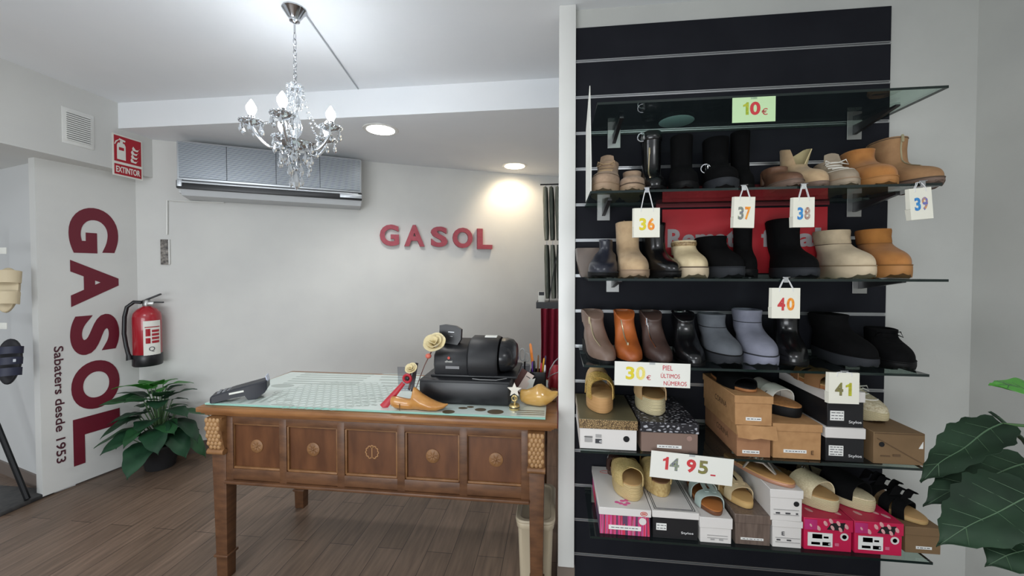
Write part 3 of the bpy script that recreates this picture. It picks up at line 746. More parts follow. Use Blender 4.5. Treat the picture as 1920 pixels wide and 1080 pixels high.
# star ornament
p = hitz(964, 769, TOPZ)
t = thing('star_ornament', 'small silver star ornament on a round gold tin before the yellow last', 'ornament', (p.x, p.y + .01, TOPZ))
GOLD = mat('pale_gold', (206, 184, 128), .3, .7)
m = MB(); m.lathe([(.021, 0), (.022, .003), (.022, .018), (.020, .021)], 24); m.build('tin', GOLD, t)
m = MB(); m.lathe([(.0225, .009), (.0225, .013)], 24); m.build('tin_band', BLACK, t)
def starpoly(R, r, n=5, rot=pi / 2): return [((R if k % 2 == 0 else r) * cos(rot + k * pi / n), (R if k % 2 == 0 else r) * sin(rot + k * pi / n)) for k in range(2 * n)]
m = MB(); m.prism(starpoly(.031, .014), -.003, .003, basis((0, 0, .082), (1, 0, 0), (0, 0, 1))); m.build('star', mat('silver_card', (206, 200, 188), .35, .3), t)
m = MB(); m.tube([(0, .003, .02), (.004, .004, .04), (-.002, .003, .06)], .004, 8); m.ring((0, 0, .046), .011, .003, 16, 6, ax='y'); m.build('stand', GOLD, t)
# leaflets, price cards
p = hitz(968, 742, TOPZ)
t = thing('leaflet', 'brown booklet leaning behind the star ornament', 'booklet', (p.x + .006, p.y + .02, TOPZ + .0145))
MB().box((0, 0, .055), (.052, .008, .11), T(ry=.55, rx=-.12, x=-.015), bev=.001).build('cover', mat('brown_cover', (92, 52, 46), .6), t)
t = thing('card', 'white card leaning on the brown booklet', 'card', (p.x + .024, p.y + .008, TOPZ + .0105))
MB().box((.0, 0, .055), (.036, .003, .10), T(ry=.55, rx=-.12, x=-.012), bev=.0005).build('sheet', mat('pinkish_card', (226, 208, 198), .7), t)
MB().box((-.002, -.002, .085), (.022, .0012, .003), T(ry=.55, rx=-.12, x=-.012)).build('print', INK, t)
p = hitz(990, 742, TOPZ)
t = thing('card', 'small white folded card standing behind the yellow wooden last', 'card', (p.x, p.y + .01, TOPZ + .03))
MB().prism([(-.022, -.02), (.012, -.02), (.034, .05), (.02, .045), (.014, .052), (-.008, .03)], 0, .002, FRONT).build('sheet', PAPER, t)
# pen cup and what stands in it
p = hitz(1009, 733, TOPZ)
pcx, pcy = p.x, p.y
t = thing('pen_cup', 'square black pen cup full of pens behind the yellow wooden last', 'pen cup', (pcx, pcy, TOPZ))
m = MB()
for (cx, cy, sx, sy) in ((-.036, 0, .003, .075), (.036, 0, .003, .075), (0, -.036, .075, .003), (0, .036, .075, .003)): m.box((cx, cy, .05), (sx, sy, .10))
m.box((0, 0, .002), (.07, .07, .004)); m.build('cup', BLACK, t)
def pen(label, dx, dy, lean, ln, col, tip=None, r=.0045, leany=0):
    t = thing('pen', label, 'pen', (pcx + dx, pcy + dy, TOPZ + .005), 0, 'pens standing in the black cup')
    e = Vector((lean, leany, 1)).normalized() * ln
    MB().tube([(0, 0, 0), e * .8], r, 8).build('barrel', mat('pen_' + '_'.join(map(str, col)), col, .35), t)
    MB().tube([e * .8, e * .97, e], [r * 1.08, r * .9, r * .3], 8).build('cap', mat('pen_' + '_'.join(map(str, tip or col)), tip or col, .3), t)
pen('tall orange felt pen in the black cup', -.012, .01, -.12, .225, (224, 128, 50), (232, 140, 70), .007)
pen('brown pencil beside the orange pen in the black cup', -.004, 0, .03, .17, (112, 78, 50))
pen('yellow pen leaning right in the black cup', .010, .01, .12, .155, (222, 160, 46))
pen('dark navy pen behind the yellow pen in the black cup', .016, .016, .12, .165, (52, 48, 82))
pen('red pen at the front of the black cup', .008, -.012, .06, .135, (190, 44, 60))
pen('purple pen on the left of the black cup', -.024, -.01, -.02, .14, (110, 62, 160))
pen('black marker in the middle of the black cup', -.016, -.016, -.02, .145, (30, 30, 32), None, .006)
pen('white pen on the right side of the black cup', .024, -.008, .08, .125, (220, 220, 216))
# clear tumbler of silver things
p = hitz(979, 722, TOPZ)
t = thing('tumbler', 'clear tumbler holding scissors between the tape dispenser and pen cup', 'tumbler', (p.x + .010, p.y + .02, TOPZ))
m = MB(); m.lathe([(.026, 0), (.030, .10), (.028, .10), (.024, .004)], 20); m.build('glass_wall', CLEAR, t)
t2 = thing('scissors', 'grey-handled scissors standing in the clear tumbler', 'scissors', (p.x + .010, p.y + .02, TOPZ + .006))
m = MB(); m.tube([(.006, 0, 0), (.0, 0, .11)], .004, 6); m.tube([(-.006, 0, 0), (.004, 0, .11)], .004, 6); m.build('blades', CHROME, t2)
m = MB(); m.ring((-.010, 0, .145), .014, .004, 18, 6, ax='y', sq=2.2); m.build('handle', mat('pale_grey_plastic', (190, 192, 190), .4), t2)
m = MB(); m.ring((.012, .004, .130), .012, .004, 18, 6, ax='y', sq=1.8); m.build('handle', mat('pale_grey_plastic', (190, 192, 190), .4), t2)
# red pouch with grey cords at the right desk end
p = hitz(1036, 728, TOPZ)
t = thing('red_pouch', 'red pouch with grey cords at the right back corner of the desk', 'pouch', (p.x + .01, p.y + .02, TOPZ))
m = MB(); rings = []
for f, w, d in ((0, .030, .045), (.1, .036, .05), (.5, .034, .045), (.85, .026, .03), (1, .02, .012)): rings.append([(w * cos(a) + .012 * f, d * sin(a), .11 * f) for a in [2 * pi * k / 18 for k in range(18)]])
m.loft(rings); m.build('pouch_body', mat('red_leather', (156, 24, 40), .5), t)
m = MB(); m.tube([(-.03, -.03, .06), (-.022, -.04, .10), (0, -.03, .135), (.02, -.01, .15)], .003, 6); m.tube([(-.034, -.03, .055), (-.01, -.045, .075), (.02, -.03, .085)], .0022, 6); m.build('cords', mat('grey_cord', (150, 146, 146), .6), t)

# waste bin behind the right desk leg
t = thing('waste_bin', 'beige plastic storage bin with lid under the right end of the desk', 'bin', (-.090, 1.745, 0))
BEI = mat('beige_plastic', (196, 182, 156), .45)
def rrect(hx, hy, r, z, n=5):
    pts = []
    for cx, cy, a0 in ((hx - r, hy - r, 0), (-hx + r, hy - r, pi / 2), (-hx + r, -hy + r, pi), (hx - r, -hy + r, 3 * pi / 2)):
        for k in range(n + 1): pts.append((cx + r * cos(a0 + k * pi / 2 / n), cy + r * sin(a0 + k * pi / 2 / n), z))
    return pts
m = MB(); m.loft([rrect(.066, .12, .03, 0), rrect(.074, .142, .03, .275), rrect(.078, .146, .03, .28), rrect(.082, .15, .035, .302), rrect(.080, .148, .035, .306)]); m.build('body', BEI, t)
m = MB(); m.loft([rrect(.082, .150, .035, .306), rrect(.084, .152, .035, .312), rrect(.080, .148, .035, .318), rrect(.066, .134, .03, .3185), rrect(.062, .13, .03, .314), rrect(.05, .118, .02, .3135)]); m.build('lid', BEI, t)
for s in (-1, 1):
    m = MB(); m.box((s * .078, 0, .285), (.012, .08, .03), bev=.003); m.build('clip', BEI, t)

# ------------------------------------------------------------------ chandelier
cp = hitz(552, 17, CEIL)
ch = thing('chandelier', 'silver crystal chandelier with lit candle bulbs hanging from the ceiling over the desk', 'chandelier', (cp.x, cp.y, CEIL), radians(-19))
CRY = mat('crystal', (218, 222, 226), .06, .85); CHR = mat('lamp_chrome', (190, 192, 196), .14, 1)
BULB = mat('lit_bulb', (255, 255, 255), .3, emit=((245, 250, 255), 40))
MB().lathe([(.047, 0), (.048, -.006), (.044, -.010), (.024, -.040), (.020, -.046), (.020, -.052), (.010, -.056), (.006, -.06)], 28, wav=(12, .02)).build('ceiling_canopy', CHR, ch)
MB().tube([(0, 0, -.058), (0, 0, -.10)], .004, 8).build('rod', CHR, ch)
for k in range(9):
    z = -.10 - .0235 * k - .014; m = MB()
    m.ring((0, 0, z), .0068, .0019, 14, 6, ax='x' if k % 2 else 'y', sq=2.2); m.build('chain_link', CHR, ch)
# central column of glass
zt = -.33
m = MB(); m.lathe([(.004, zt + .005), (.030, zt - .002), (.034, zt - .010), (.012, zt - .02), (.012, zt - .03), (.020, zt - .06), (.012, zt - .09), (.009, zt - .11), (.016, zt - .13), (.026, zt - .165), (.022, zt - .19), (.012, zt - .21), (.014, zt - .225), (.032, zt - .24), (.030, zt - .262), (.010, zt - .275), (.006, zt - .30)], 24); m.build('column', CRY, ch)
m = MB(); m.lathe([(.010, zt - .245), (.045, zt - .252), (.078, zt - .240), (.082, zt - .236), (.050, zt - .262), (.012, zt - .272)], 32, wav=(16, .05)); m.build('lower_dish', CRY, ch)
def drop(m, c, s=1.0):
    m.sphere((c[0], c[1], c[2] - .004 * s), .0034 * s, 6, 4)
    m.loft([[(c[0] + r * s * cos(a), c[1] + r * s * sin(a), c[2] + z * s) for a in [2 * pi * k / 6 for k in range(6)]] for r, z in ((.0008, -.008), (.004, -.018), (.0075, -.030), (.005, -.038), (.0008, -.044))])
nb = 0
for k in range(5):
    a = 2 * pi * k / 5 + .35; e = Vector((cos(a), sin(a), 0)); R = .157
    pts = [e * .02 + Vector((0, 0, zt - .235)), e * .06 + Vector((0, 0, zt - .262)), e * .10 + Vector((0, 0, zt - .262)), e * .138 + Vector((0, 0, zt - .225)), e * R + Vector((0, 0, zt - .185))]
    # smooth curve
    cu = []
    for i in range(len(pts) - 1):
        p0, p1, p2, p3 = pts[max(i - 1, 0)], pts[i], pts[i + 1], pts[min(i + 2, len(pts) - 1)]
        for s in range(4):
            u = s / 4; cu.append(.5 * ((2 * p1) + (p2 - p0) * u + (2 * p0 - 5 * p1 + 4 * p2 - p3) * u * u + (3 * p1 - p0 - 3 * p2 + p3) * u ** 3))
    cu.append(pts[-1])
    ar = MB().tube(cu, .0062, 8).build('arm', CRY, ch, smooth=60)
    tip = pts[-1]; Mt = Matrix.Translation(tip)
    MB().lathe([(.008, -.006), (.022, -.002), (.040, .010), (.043, .013), (.020, .006), (.010, .004)], 28, Mt, wav=(14, .06)).build('drip_dish', CRY, ar)
    MB().lathe([(.012, .004), (.012, .036), (.009, .038)], 16, Mt).build('candle_sleeve', CHR, ar)
    MB().lathe([(.008, .036), (.013, .046), (.0185, .060), (.0175, .074), (.010, .088), (.004, .098), (.0008, .102)], 18, Mt).build('bulb', BULB, ar, smooth=80)
    w = ch.matrix_basis @ Vector((0, 0, 0)); rz = radians(-19)
    wp = Vector((cp.x, cp.y, CEIL)) + Matrix.Rotation(rz, 3, 'Z') @ (tip + Vector((0, 0, .07)))
    lamp('chandelier_bulb_light', 'POINT', wp, 2.7, (.88, .945, 1), .02)
    m = MB()
    for q in range(18): m.sphere(tip + Vector((.042 * cos(2 * pi * q / 18), .042 * sin(2 * pi * q / 18), .013)), .0055, 6, 4)
    m.build('dish_beads', CRY, ar, smooth=0)
    for q in range(6):
        b = 2 * pi * q / 6 + .3; m = MB(); drop(m, tip + Vector((.039 * cos(b), .039 * sin(b), .008)), 1.05); m.build('crystal_drop', CRY, ar, smooth=0)
for (n, r, z, s) in ((8, .078, zt - .238, 1.15), (6, .045, zt - .262, 1.5), (8, .03, zt - .008, .9), (5, .062, zt - .300, 1.0), (4, .028, zt - .318, 1.2)):
    for q in range(n):
        b = 2 * pi * q / n + .2; m = MB(); drop(m, (r * cos(b), r * sin(b), z), s); 
        if q % 2 == 0 and n != 6: drop(m, (r * cos(b), r * sin(b), z - .04 * s), s)
        m.build('crystal_drop', CRY, ch, smooth=0)
for q in range(5):       # bead swags from the crown to the dishes
    a = 2 * pi * q / 5 + .35; m = MB(); e = Vector((cos(a), sin(a), 0))
    for i in range(13):
        f = i / 12; m.sphere(e * lerp(.032, .125, f) + Vector((0, 0, lerp(zt - .006, zt - .175, f) - .05 * sin(pi * f))), .0046, 6, 4)
    m.build('bead_swag', CRY, ch, smooth=0)
m = MB(); m.tube([(0, 0, zt - .29), (0, 0, zt - .345)], .002, 5); drop(m, (0, 0, zt - .335), 2.2); m.build('centre_drop', CRY, ch, smooth=0)
for q in range(6):
    a = 2 * pi * q / 6; m = MB(); m.sphere((.026 * cos(a), .026 * sin(a), zt + .004), .010, 8, 6); m.build('crown_ball', CRY, ch)
# cable on the ceiling
ce = hitz(673, 167, CEIL)
tag(MB().tube([(cp.x + .03, cp.y + .02, CEIL - .004), (ce.x, ce.y - .01, CEIL - .004)], .004, 6).build('ceiling_cable', mat('grey_wire', (168, 172, 176), .5)), 'thin straight cable running along the ceiling from the chandelier', 'cable')

# ------------------------------------------------------------------ plants
def leaf_mesh(L, W, droop, lobes=0, amp=.08, fold=.25, n=26, tipdrop=0, curl=0):
    rows = []; x = z = 0; ang = 0
    for i in range(n + 1):
        f = i / n
        ang = -droop * f
        if i: x += L / n * cos(ang); z += L / n * sin(ang)
        w = W / 2 * (sin(pi * min(1, f * .93 + .05) ** .72) ** .8) * (1 - .15 * f)
        if f > .85: w *= (1 - f) / .15 * .9 + .1 * (f < 1)
        if lobes: w *= 1 + amp * sin(2 * pi * lobes * f)
        w = max(w, .0006)
        rows.append([(x - (abs(u) ** 1.5) * w * .25, u * w, z + fold * w * abs(u) - curl * w * u * u + .003 * sin(11 * f + 3 * u)) for u in (-1, -.7, -.35, 0, .35, .7, 1)])
    return rows
def leaf(t, base, az, el, L, W, droop, ma, lobes=0, fold=.25, roll=0, amp=.08, veins=None, vm=None):
    M = Matrix.Translation(base) @ Matrix.Rotation(az, 4, 'Z') @ Matrix.Rotation(-el, 4, 'Y') @ Matrix.Rotation(roll, 4, 'X')
    rows = leaf_mesh(L, W, droop, lobes, amp, fold)
    o = MB().grid(rows, M, thick=.0009).build('leaf', ma, t, smooth=60)
    if veins:
        m = MB(); mid = [Vector(r[3]) + Vector((0, 0, .0012)) for r in rows]
        m.tube(mid[:-1], [.0014 * (1 - i / len(mid)) + .0004 for i in range(len(mid) - 1)], 5, M)
        for i in range(3, len(rows) - 5, 4):
            for s in (0, 6):
                a = Vector(rows[i][3]); b = Vector(rows[min(i + 3, len(rows) - 2)][1 if s == 0 else 5]); m.tube([a + Vector((0, 0, .0012)), (a + b) / 2 + Vector((0, 0, .0012)), b + Vector((0, 0, .0012))], [.0007, .0006, .0003], 4, M)
        m.build('vein', vm, o)
    return o
LG1 = mat('leaf_dark_green', (34, 70, 46), .5, noise=(12, (25, 54, 37)), spec=.3); LG2 = mat('leaf_bright_green', (52, 130, 40), .4, noise=(12, (40, 108, 36))); LG3 = mat('leaf_mid_green', (42, 86, 50), .5, noise=(12, (33, 70, 42)), spec=.3)
STEM = mat('plant_stem', (70, 104, 60), .5)
p = hitz(305, 868, 0)
pl = thing('potted_plant', 'bushy green potted plant on the floor in the corner under the extinguisher', 'plant', (p.x + .035, p.y - .045, 0))
POT = mat('dark_pot', (38, 38, 40), .6)
MB().lathe([(.078, 0), (.082, .005), (.105, .145), (.110, .15), (.110, .165), (.100, .165), (.098, .14)], 28).build('pot', POT, pl)
MB().lathe([(.098, .138), (.05, .145), (.002, .148)], 20).build('soil', mat('soil', (44, 34, 28), .95), pl)
rnd = random.Random(3)
def in_room(p):
    if (LB[0] - LA[0]) * (p.y - LA[1]) - (LB[1] - LA[1]) * (p.x - LA[0]) > -.006: return False
    for a, b in zip(WP[:5], WP[1:5]):
        n = Vector((b[1] - a[1], a[0] - b[0])).normalized()
        if (p.x - a[0]) * n.x + (p.y - a[1]) * n.y < .012: return False
    return True
for k in range(46):
    tier = k / 45; az = k * 2.399 + .3; el = lerp(-.35, .75, tier) + rnd.uniform(-.15, .15)
    hgt = lerp(.20, .56, tier) + rnd.uniform(-.03, .03); rr = lerp(.16, .05, tier)
    b = Vector((rr * cos(az), rr * sin(az) * .8, hgt)); b.x -= .02
    if b.y > .08: b.y = .08
    m = MB(); m.tube([(.02 * cos(az), .02 * sin(az), .145), (b.x * .4, b.y * .4, hgt * .7), b], [.005, .004, .003], 6); m.build('stem', STEM, pl)
    Lf = rnd.uniform(.20, .27) * (1 - .25 * tier)
    if sin(az) > .55: Lf *= .5
    roll_, dr_ = rnd.uniform(-.3, .3), rnd.uniform(.5, 1.1)
    for sh_ in (1, .85, .7, .55, .42, .3):
        M_ = Matrix.Translation(b) @ Matrix.Rotation(az, 4, 'Z') @ Matrix.Rotation(-el, 4, 'Y') @ Matrix.Rotation(roll_, 4, 'X')
        if all(in_room(pl.location + M_ @ Vector(q_)) for r_ in leaf_mesh(Lf * sh_, Lf * sh_ * .70, dr_, 3, .05, .22) for q_ in r_): break
    Lf *= sh_
    leaf(pl, b, az, el, Lf, Lf * .70, dr_, LG2 if tier > .88 else (LG3 if k % 3 == 0 else LG1), 3, .22, roll_, .05)
# big leaved plant in the right foreground
pr = thing('foliage_plant', 'large dark green plant with scalloped leaves in the right foreground', 'plant', (1.36, .95, 0))
VEIN = mat('leaf_vein', (66, 92, 66), .6)
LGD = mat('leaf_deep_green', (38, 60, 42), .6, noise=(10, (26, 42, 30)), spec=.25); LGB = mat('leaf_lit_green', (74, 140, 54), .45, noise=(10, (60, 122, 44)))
MB().lathe([(.10, 0), (.13, .22), (.135, .23), (.12, .23)], 28).build('pot', POT, pr); MB().lathe([(.12, .215), (.002, .22)], 20).build('soil', mat('soil', (44, 34, 28), .95), pr)
m = MB(); m.tube([(0, 0, .22), (.01, .01, .6), (.0, .0, 1.05)], [.012, .010, .006], 8); m.build('trunk', STEM, pr)
def fleaf(b, tip, W, droop, ma, roll=0, lob=6, amp=.085):
    """leaf from b towards tip, given in pixels and depth planes of the photograph"""
    B = hity(*b) - pr.location; E = hity(*tip) - pr.location; d = E - B; L = d.length
    az = math.atan2(d.y, d.x); el = math.asin(d.z / L)
    m = MB(); m.tube([(0, 0, max(.3, B.z - .12)), (B.x * .6, B.y * .6, B.z - .01), B], [.005, .004, .003], 6); m.build('stem', STEM, pr)
    leaf(pr, B, az, el + droop * .5, L * 1.04, W, droop, ma, lob, .12, roll, amp, True, VEIN)
fleaf((1880, 795, .93), (1733, 902, .95), .115, .30, LGD, -.15)
fleaf((1935, 868, .93), (1745, 950, .90), .125, .30, LGD, -.22)
fleaf((1950, 925, .86), (1778, 1030, .80), .145, .35, LGD, -.3)
fleaf((1985, 745, .9), (1862, 722, .9), .09, .2, LGB, -.25, 3, .05)
fleaf((1990, 1010, .82), (1860, 1065, .80), .13, .3, LGD, -.3)
fleaf((1935, 850, 1.0), (1860, 775, 1.02), .08, .3, LGD, -.2)
fleaf((2000, 900, .95), (2080, 860, .9), .16, .3, LGD, .3)

# ------------------------------------------------------------------ slippers and rack at the far left
t = thing('shoe_stand', 'black metal display stand at the left edge of the room carrying slippers', 'stand', (-3.22, 1.93, 0))
q0 = hity(62, 952, 1.93); q1 = hity(-30, 790, 1.93)
A_, B_ = hity(52, 950, 1.90) - t.location, hity(-45, 700, 1.95) - t.location
m = MB(); m.tube([(A_.x, A_.y, .03), B_], .014, 8); m.build('leaning_leg', BLACKM, t)
m = MB(); m.box((A_.x - .20, -.03, .012), (.42, .24, .024), bev=.006); m.build('base', mat('stand_base', (40, 40, 42), .5, noise=(30, (64, 62, 60))), t)
m = MB(); m.tube([(B_.x, B_.y, B_.z - .02), (B_.x, B_.y, 1.60)], .012, 8)
for px_, py_, y_ in ((16, 545, 1.86), (20, 678, 1.86), (3, 470, 1.87), (4, 611, 1.87)):
    a_ = hity(px_, py_, y_) - t.location; m.tube([(B_.x, B_.y, a_.z), (a_.x - .004, a_.y + .006, a_.z)], .005, 6)
m.build('post', BLACKM, t)
def slide(label, loc, ma, sole, bands, rx):
    t = thing('slide_sandal', label, 'sandal', loc, radians(42), 'slippers on the black stand')
    M = Matrix.Rotation(rx, 4, 'X')
    def outl(z, k=1): return [((.046 + .006 * sin(a)) * k * cos(a), .128 * k * sin(a), z) for a in [2 * pi * q / 28 for q in range(28)]]
    m = MB(); m.loft([outl(0, .96), outl(.008), outl(.024), outl(.03, .95)], M=M); m.build('sole', sole, t, smooth=60)
    for y0, w in bands:
        rows = [[(.050 * cos(a), y0 + v * w / 2, .026 + .040 * sin(a)) for a in [pi * k / 12 for k in range(13)]] for v in (-1, -.3, .3, 1)]
        MB().grid(rows, M, thick=.004).build('strap', ma, t, smooth=70)
    return t
BEIGE = mat('beige_rubber', (206, 190, 158), .6); NAVY = mat('navy_leather', (32, 36, 58), .5)
a = hity(16, 545, 1.86); slide('beige slide sandal hung on the black stand at the left edge', a, BEIGE, BEIGE, ((.07, .07), (-.05, .07)), 1.35)
a = hity(20, 678, 1.86); s_ = slide('navy sandal with buckled straps hung below the beige slide', a, NAVY, mat('dark_sole', (26, 26, 32), .6), ((.06, .04), (.0, .04), (-.06, .045)), 1.35)
MB().box((.0, 0, 0), (.016, .016, .004), Matrix.Rotation(1.35, 4, 'X') @ Matrix.Translation((.03, .0, .062))).build('buckle', CHROME, s_)
for (px, py, lb_) in ((3, 470, 'small white price tag on the stand above the beige slide'), (4, 611, 'small white price tag on the stand between the two hung sandals')):
    a = hity(px, py, 1.87); tag(MB().box((0, 0, 0), (.065, .003, .036), bev=.0005).build('price_tag', PAPER, loc=a), lb_, 'price tag', 'blank price tags on the black stand')
# ------------------------------------------------------------------ slat wall and glass shelves
SX0, SX1, SY = .0757, 1.2755, 1.676
SZ1 = 2.386
LINES = [H + .880 - .15 * k for k in range(15)]
sw = thing('slat_wall', 'tall black slatted display panel behind the glass shoe shelves', 'display panel', ((SX0 + SX1) / 2, SY + .01, 0))
SLB = mat('black_laminate', (35, 36, 41), .5, noise=(6, (31, 32, 37)), bump=(200, .03), spec=.05)
m = MB(); edges = [SZ1] + LINES + [.001]
for a, b in zip(edges, edges[1:]):
    m.box((0, 0, (a + b) / 2), (SX1 - SX0, .018, a - b - .012), bev=.0015, seg=1)
m.box((0, .006, 1.19), (SX1 - SX0 - .002, .006, 2.36)); m.build('board', SLB, sw)
for z in LINES:
    m = MB(); m.box((0, -.0075, z - .0045), (SX1 - SX0, .004, .0035)); m.box((0, -.0075, z + .0045), (SX1 - SX0, .004, .003)); m.box((0, -.002, z), (SX1 - SX0, .004, .010)); m.build('slat_rail', ALU, sw, smooth=0)
GSH = glass_mat('shelf_glass', (224, 236, 231), ior=1.42)
GEDGE = mat('shelf_glass_edge', (22, 34, 32), .12)
SH = {}
names = ('topmost empty glass shelf holding only a pale reflection disc', 'glass shelf with the row of boots under the empty top shelf', 'glass shelf at eye height with the beige and tan ankle boots', 'glass shelf carrying zipped and grey ankle boots', 'glass shelf carrying brown and black shoe boxes', 'lowest glass shelf carrying pink, white and red shoe boxes')
YF = 1.364
for k, (pl_, pr_, py_, bl, br) in enumerate(((1120, 1779, 170, 1152, 1605), (1107, 1767, 350, 1132, 1604), (1104, 1779, 520, 1149, 1614), (1094, 1743, 690, 1135, 1600), (1088, 1735, 860, 1140, 1600), (1107, 1750, 1030, 1120, 1600))):
    zt = H + .58 - .3 * k - .006; SH[k] = zt
    x0, x1 = hity(pl_, py_, YF).x, hity(pr_, py_, YF).x
    t = thing('glass_shelf', names[k], 'shelf', ((x0 + x1) / 2, SY, zt), 0, None)
    w = x1 - x0; d = SY - .002 - YF
    m = MB(); m.box((0, -.002 - d / 2, -.004), (w, d, .008))
    o = m.build('glass_pane', [GSH, GEDGE], t, smooth=0)
    for f in o.data.polygons: f.material_index = 0 if abs(f.normal.z) > .5 else 1
    for s, px in ((-1, bl), (1, br)):
        bx = hity(px, py_ + 25, SY - .01).x - (x0 + x1) / 2
        m = MB(); m.box((bx, -.0035, -.025), (.052, .003, .075), bev=.0006, seg=1)
        bo = m.build('bracket', [CHROME_DULL], t, smooth=25)
        m = MB(); m.loft([[(bx + sx, -.003, -.0085), (bx + sx, -.20, -.0085), (bx + sx, -.20, -.014), (bx + sx, -.003, -.044)] for sx in (-.007, .007)]); m.build('bracket_arm', mat('dark_steel', (70, 70, 72), .4, .7), bo, smooth=25)
# added disc standing in for a lamp reflection, and the white card at the left
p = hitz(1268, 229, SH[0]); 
DISC = mat('pale_reflection', (226, 244, 246), .5)
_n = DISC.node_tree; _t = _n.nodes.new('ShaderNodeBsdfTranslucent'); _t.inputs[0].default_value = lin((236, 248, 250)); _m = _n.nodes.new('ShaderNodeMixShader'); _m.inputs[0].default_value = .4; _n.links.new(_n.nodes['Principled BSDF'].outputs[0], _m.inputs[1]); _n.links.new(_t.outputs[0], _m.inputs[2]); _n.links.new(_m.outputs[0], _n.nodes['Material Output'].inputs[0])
tag(MB().lathe([(.062, .0005), (.064, .002), (.062, .003), (.002, .003)], 40).build('reflection_disc', DISC, loc=(p.x, min(p.y, 1.59), SH[0])), 'pale blue disc standing in for a lamp reflection at the topmost glass shelf', 'disc')
a = hity(1107, 290, 1.40)
m = MB(); zl, zh = SH[1], hity(1104, 215, 1.46).z
m.prism([(0, 0), (.24, 0), (.24, .30), (.07, .40), (0, .10)], 0, .003, basis((0, 0, 0), (0, 1, 0), (0, 0, 1)))
tag(m.build('white_card', PAPER, loc=(a.x, 1.385, zl), smooth=0), 'white pointed card standing edge-on at the left end of the boot shelf', 'card')

# red banner fixed to the slats
a, b = hity(1242, 440, SY - .02), hity(1552, 440, SY - .02)
zb1, zb0 = hity(1400, 390, SY - .02).z, hity(1400, 512, SY - .02).z
t = thing('sale_banner', 'red sale banner with grey lettering Remate final behind the boots', 'banner', (a.x, SY - .014, zb0))
w, h = b.x - a.x, zb1 - zb0
MB().box((w / 2, .0, h / 2), (w, .006, h)).build('panel', mat('banner_red', (190, 38, 48), .5), t)
MB().box((w / 2 - .01, -.001, h + .05), (w + .03, .008, .085)).build('top_behind_glass', mat('banner_red_behind_glass', (112, 32, 40), .5), t)  # banner's upper band, its darkening through the shelf glass put into the colour
m = MB()
u = lambda px: hity(px, 440, SY - .02).x - a.x
m.glyph('Remate', u(1405) - u(1252), h * .29, .001, FRONT @ Matrix.Translation((u(1252), h * .40, .0035)), bold=.035)
m.glyph('final', u(1540) - u(1428), h * .29, .001, FRONT @ Matrix.Translation((u(1428), h * .40, .0035)), bold=.035)
m.build('lettering', mat('banner_grey', (176, 168, 170), .6), t, smooth=0)

# ------------------------------------------------------------------ shoes
def outline(xb, xf, w, foot, n=36, toe=.0):
    pts = []
    for k in range(n):
        t = 2 * pi * k / n; cu, su = cos(t), sin(t); ex = 2 / 2.5
        X = (1 if cu > 0 else -1) * abs(cu) ** ex; Y = (1 if su > 0 else -1) * abs(su) ** ex; u = (X + 1) / 2
        wid = w * ((1 - foot) + foot * (.76 + .36 * smst(.1, .68, u) - .20 * smst(.75, 1, u)))
        pts.append((xb + (xf - xb) * u, Y * wid + foot * toe * u * u, u))
    return pts
def shoe_upper(prof, L, lift=0, n=36, closed=False):
    """rings (z, xb, xf, w) from the sole up; returns ring lists and a sampler"""
    rings = []
    def ring(z, xb, xf, w, grow=1.0, dz=0):
        foot = min(1, max(0, ((xf - xb) / L - .5) / .35)); r = []
        for x, y, u in outline(xb, xf, w * grow, foot, n):
            r.append((x, y, z + dz + lift * (1 - smst(.22, .62, x / L))))
        return r
    zs = []
    for a, b in zip(prof, prof[1:]):
        for s in range(3): zs.append(lerp(a[0], b[0], s / 3))
    zs.append(prof[-1][0])
    # smoothed table
    def tab(z):
        e = .006; vals = [interp(prof, z + d) for d in (-e, 0, e)]
        return tuple(sum(v[i] for v in vals) / 3 for i in range(3))
    for z in zs: rings.append(ring(z, *tab(z)))
    def sample(z, ang, out=.0015):
        xb, xf, w = tab(z); r = ring(z, xb, xf, w); k = ang / (2 * pi) * n; i = int(math.floor(k)) % n; f = k - math.floor(k)
        p = Vector(r[i]).lerp(Vector(r[(i + 1) % n]), f); c = Vector(((xb + xf) / 2, 0, p.z)); d = (p - c); d.z = 0
        return p + d.normalized() * out
    return rings, ring, tab, sample, zs
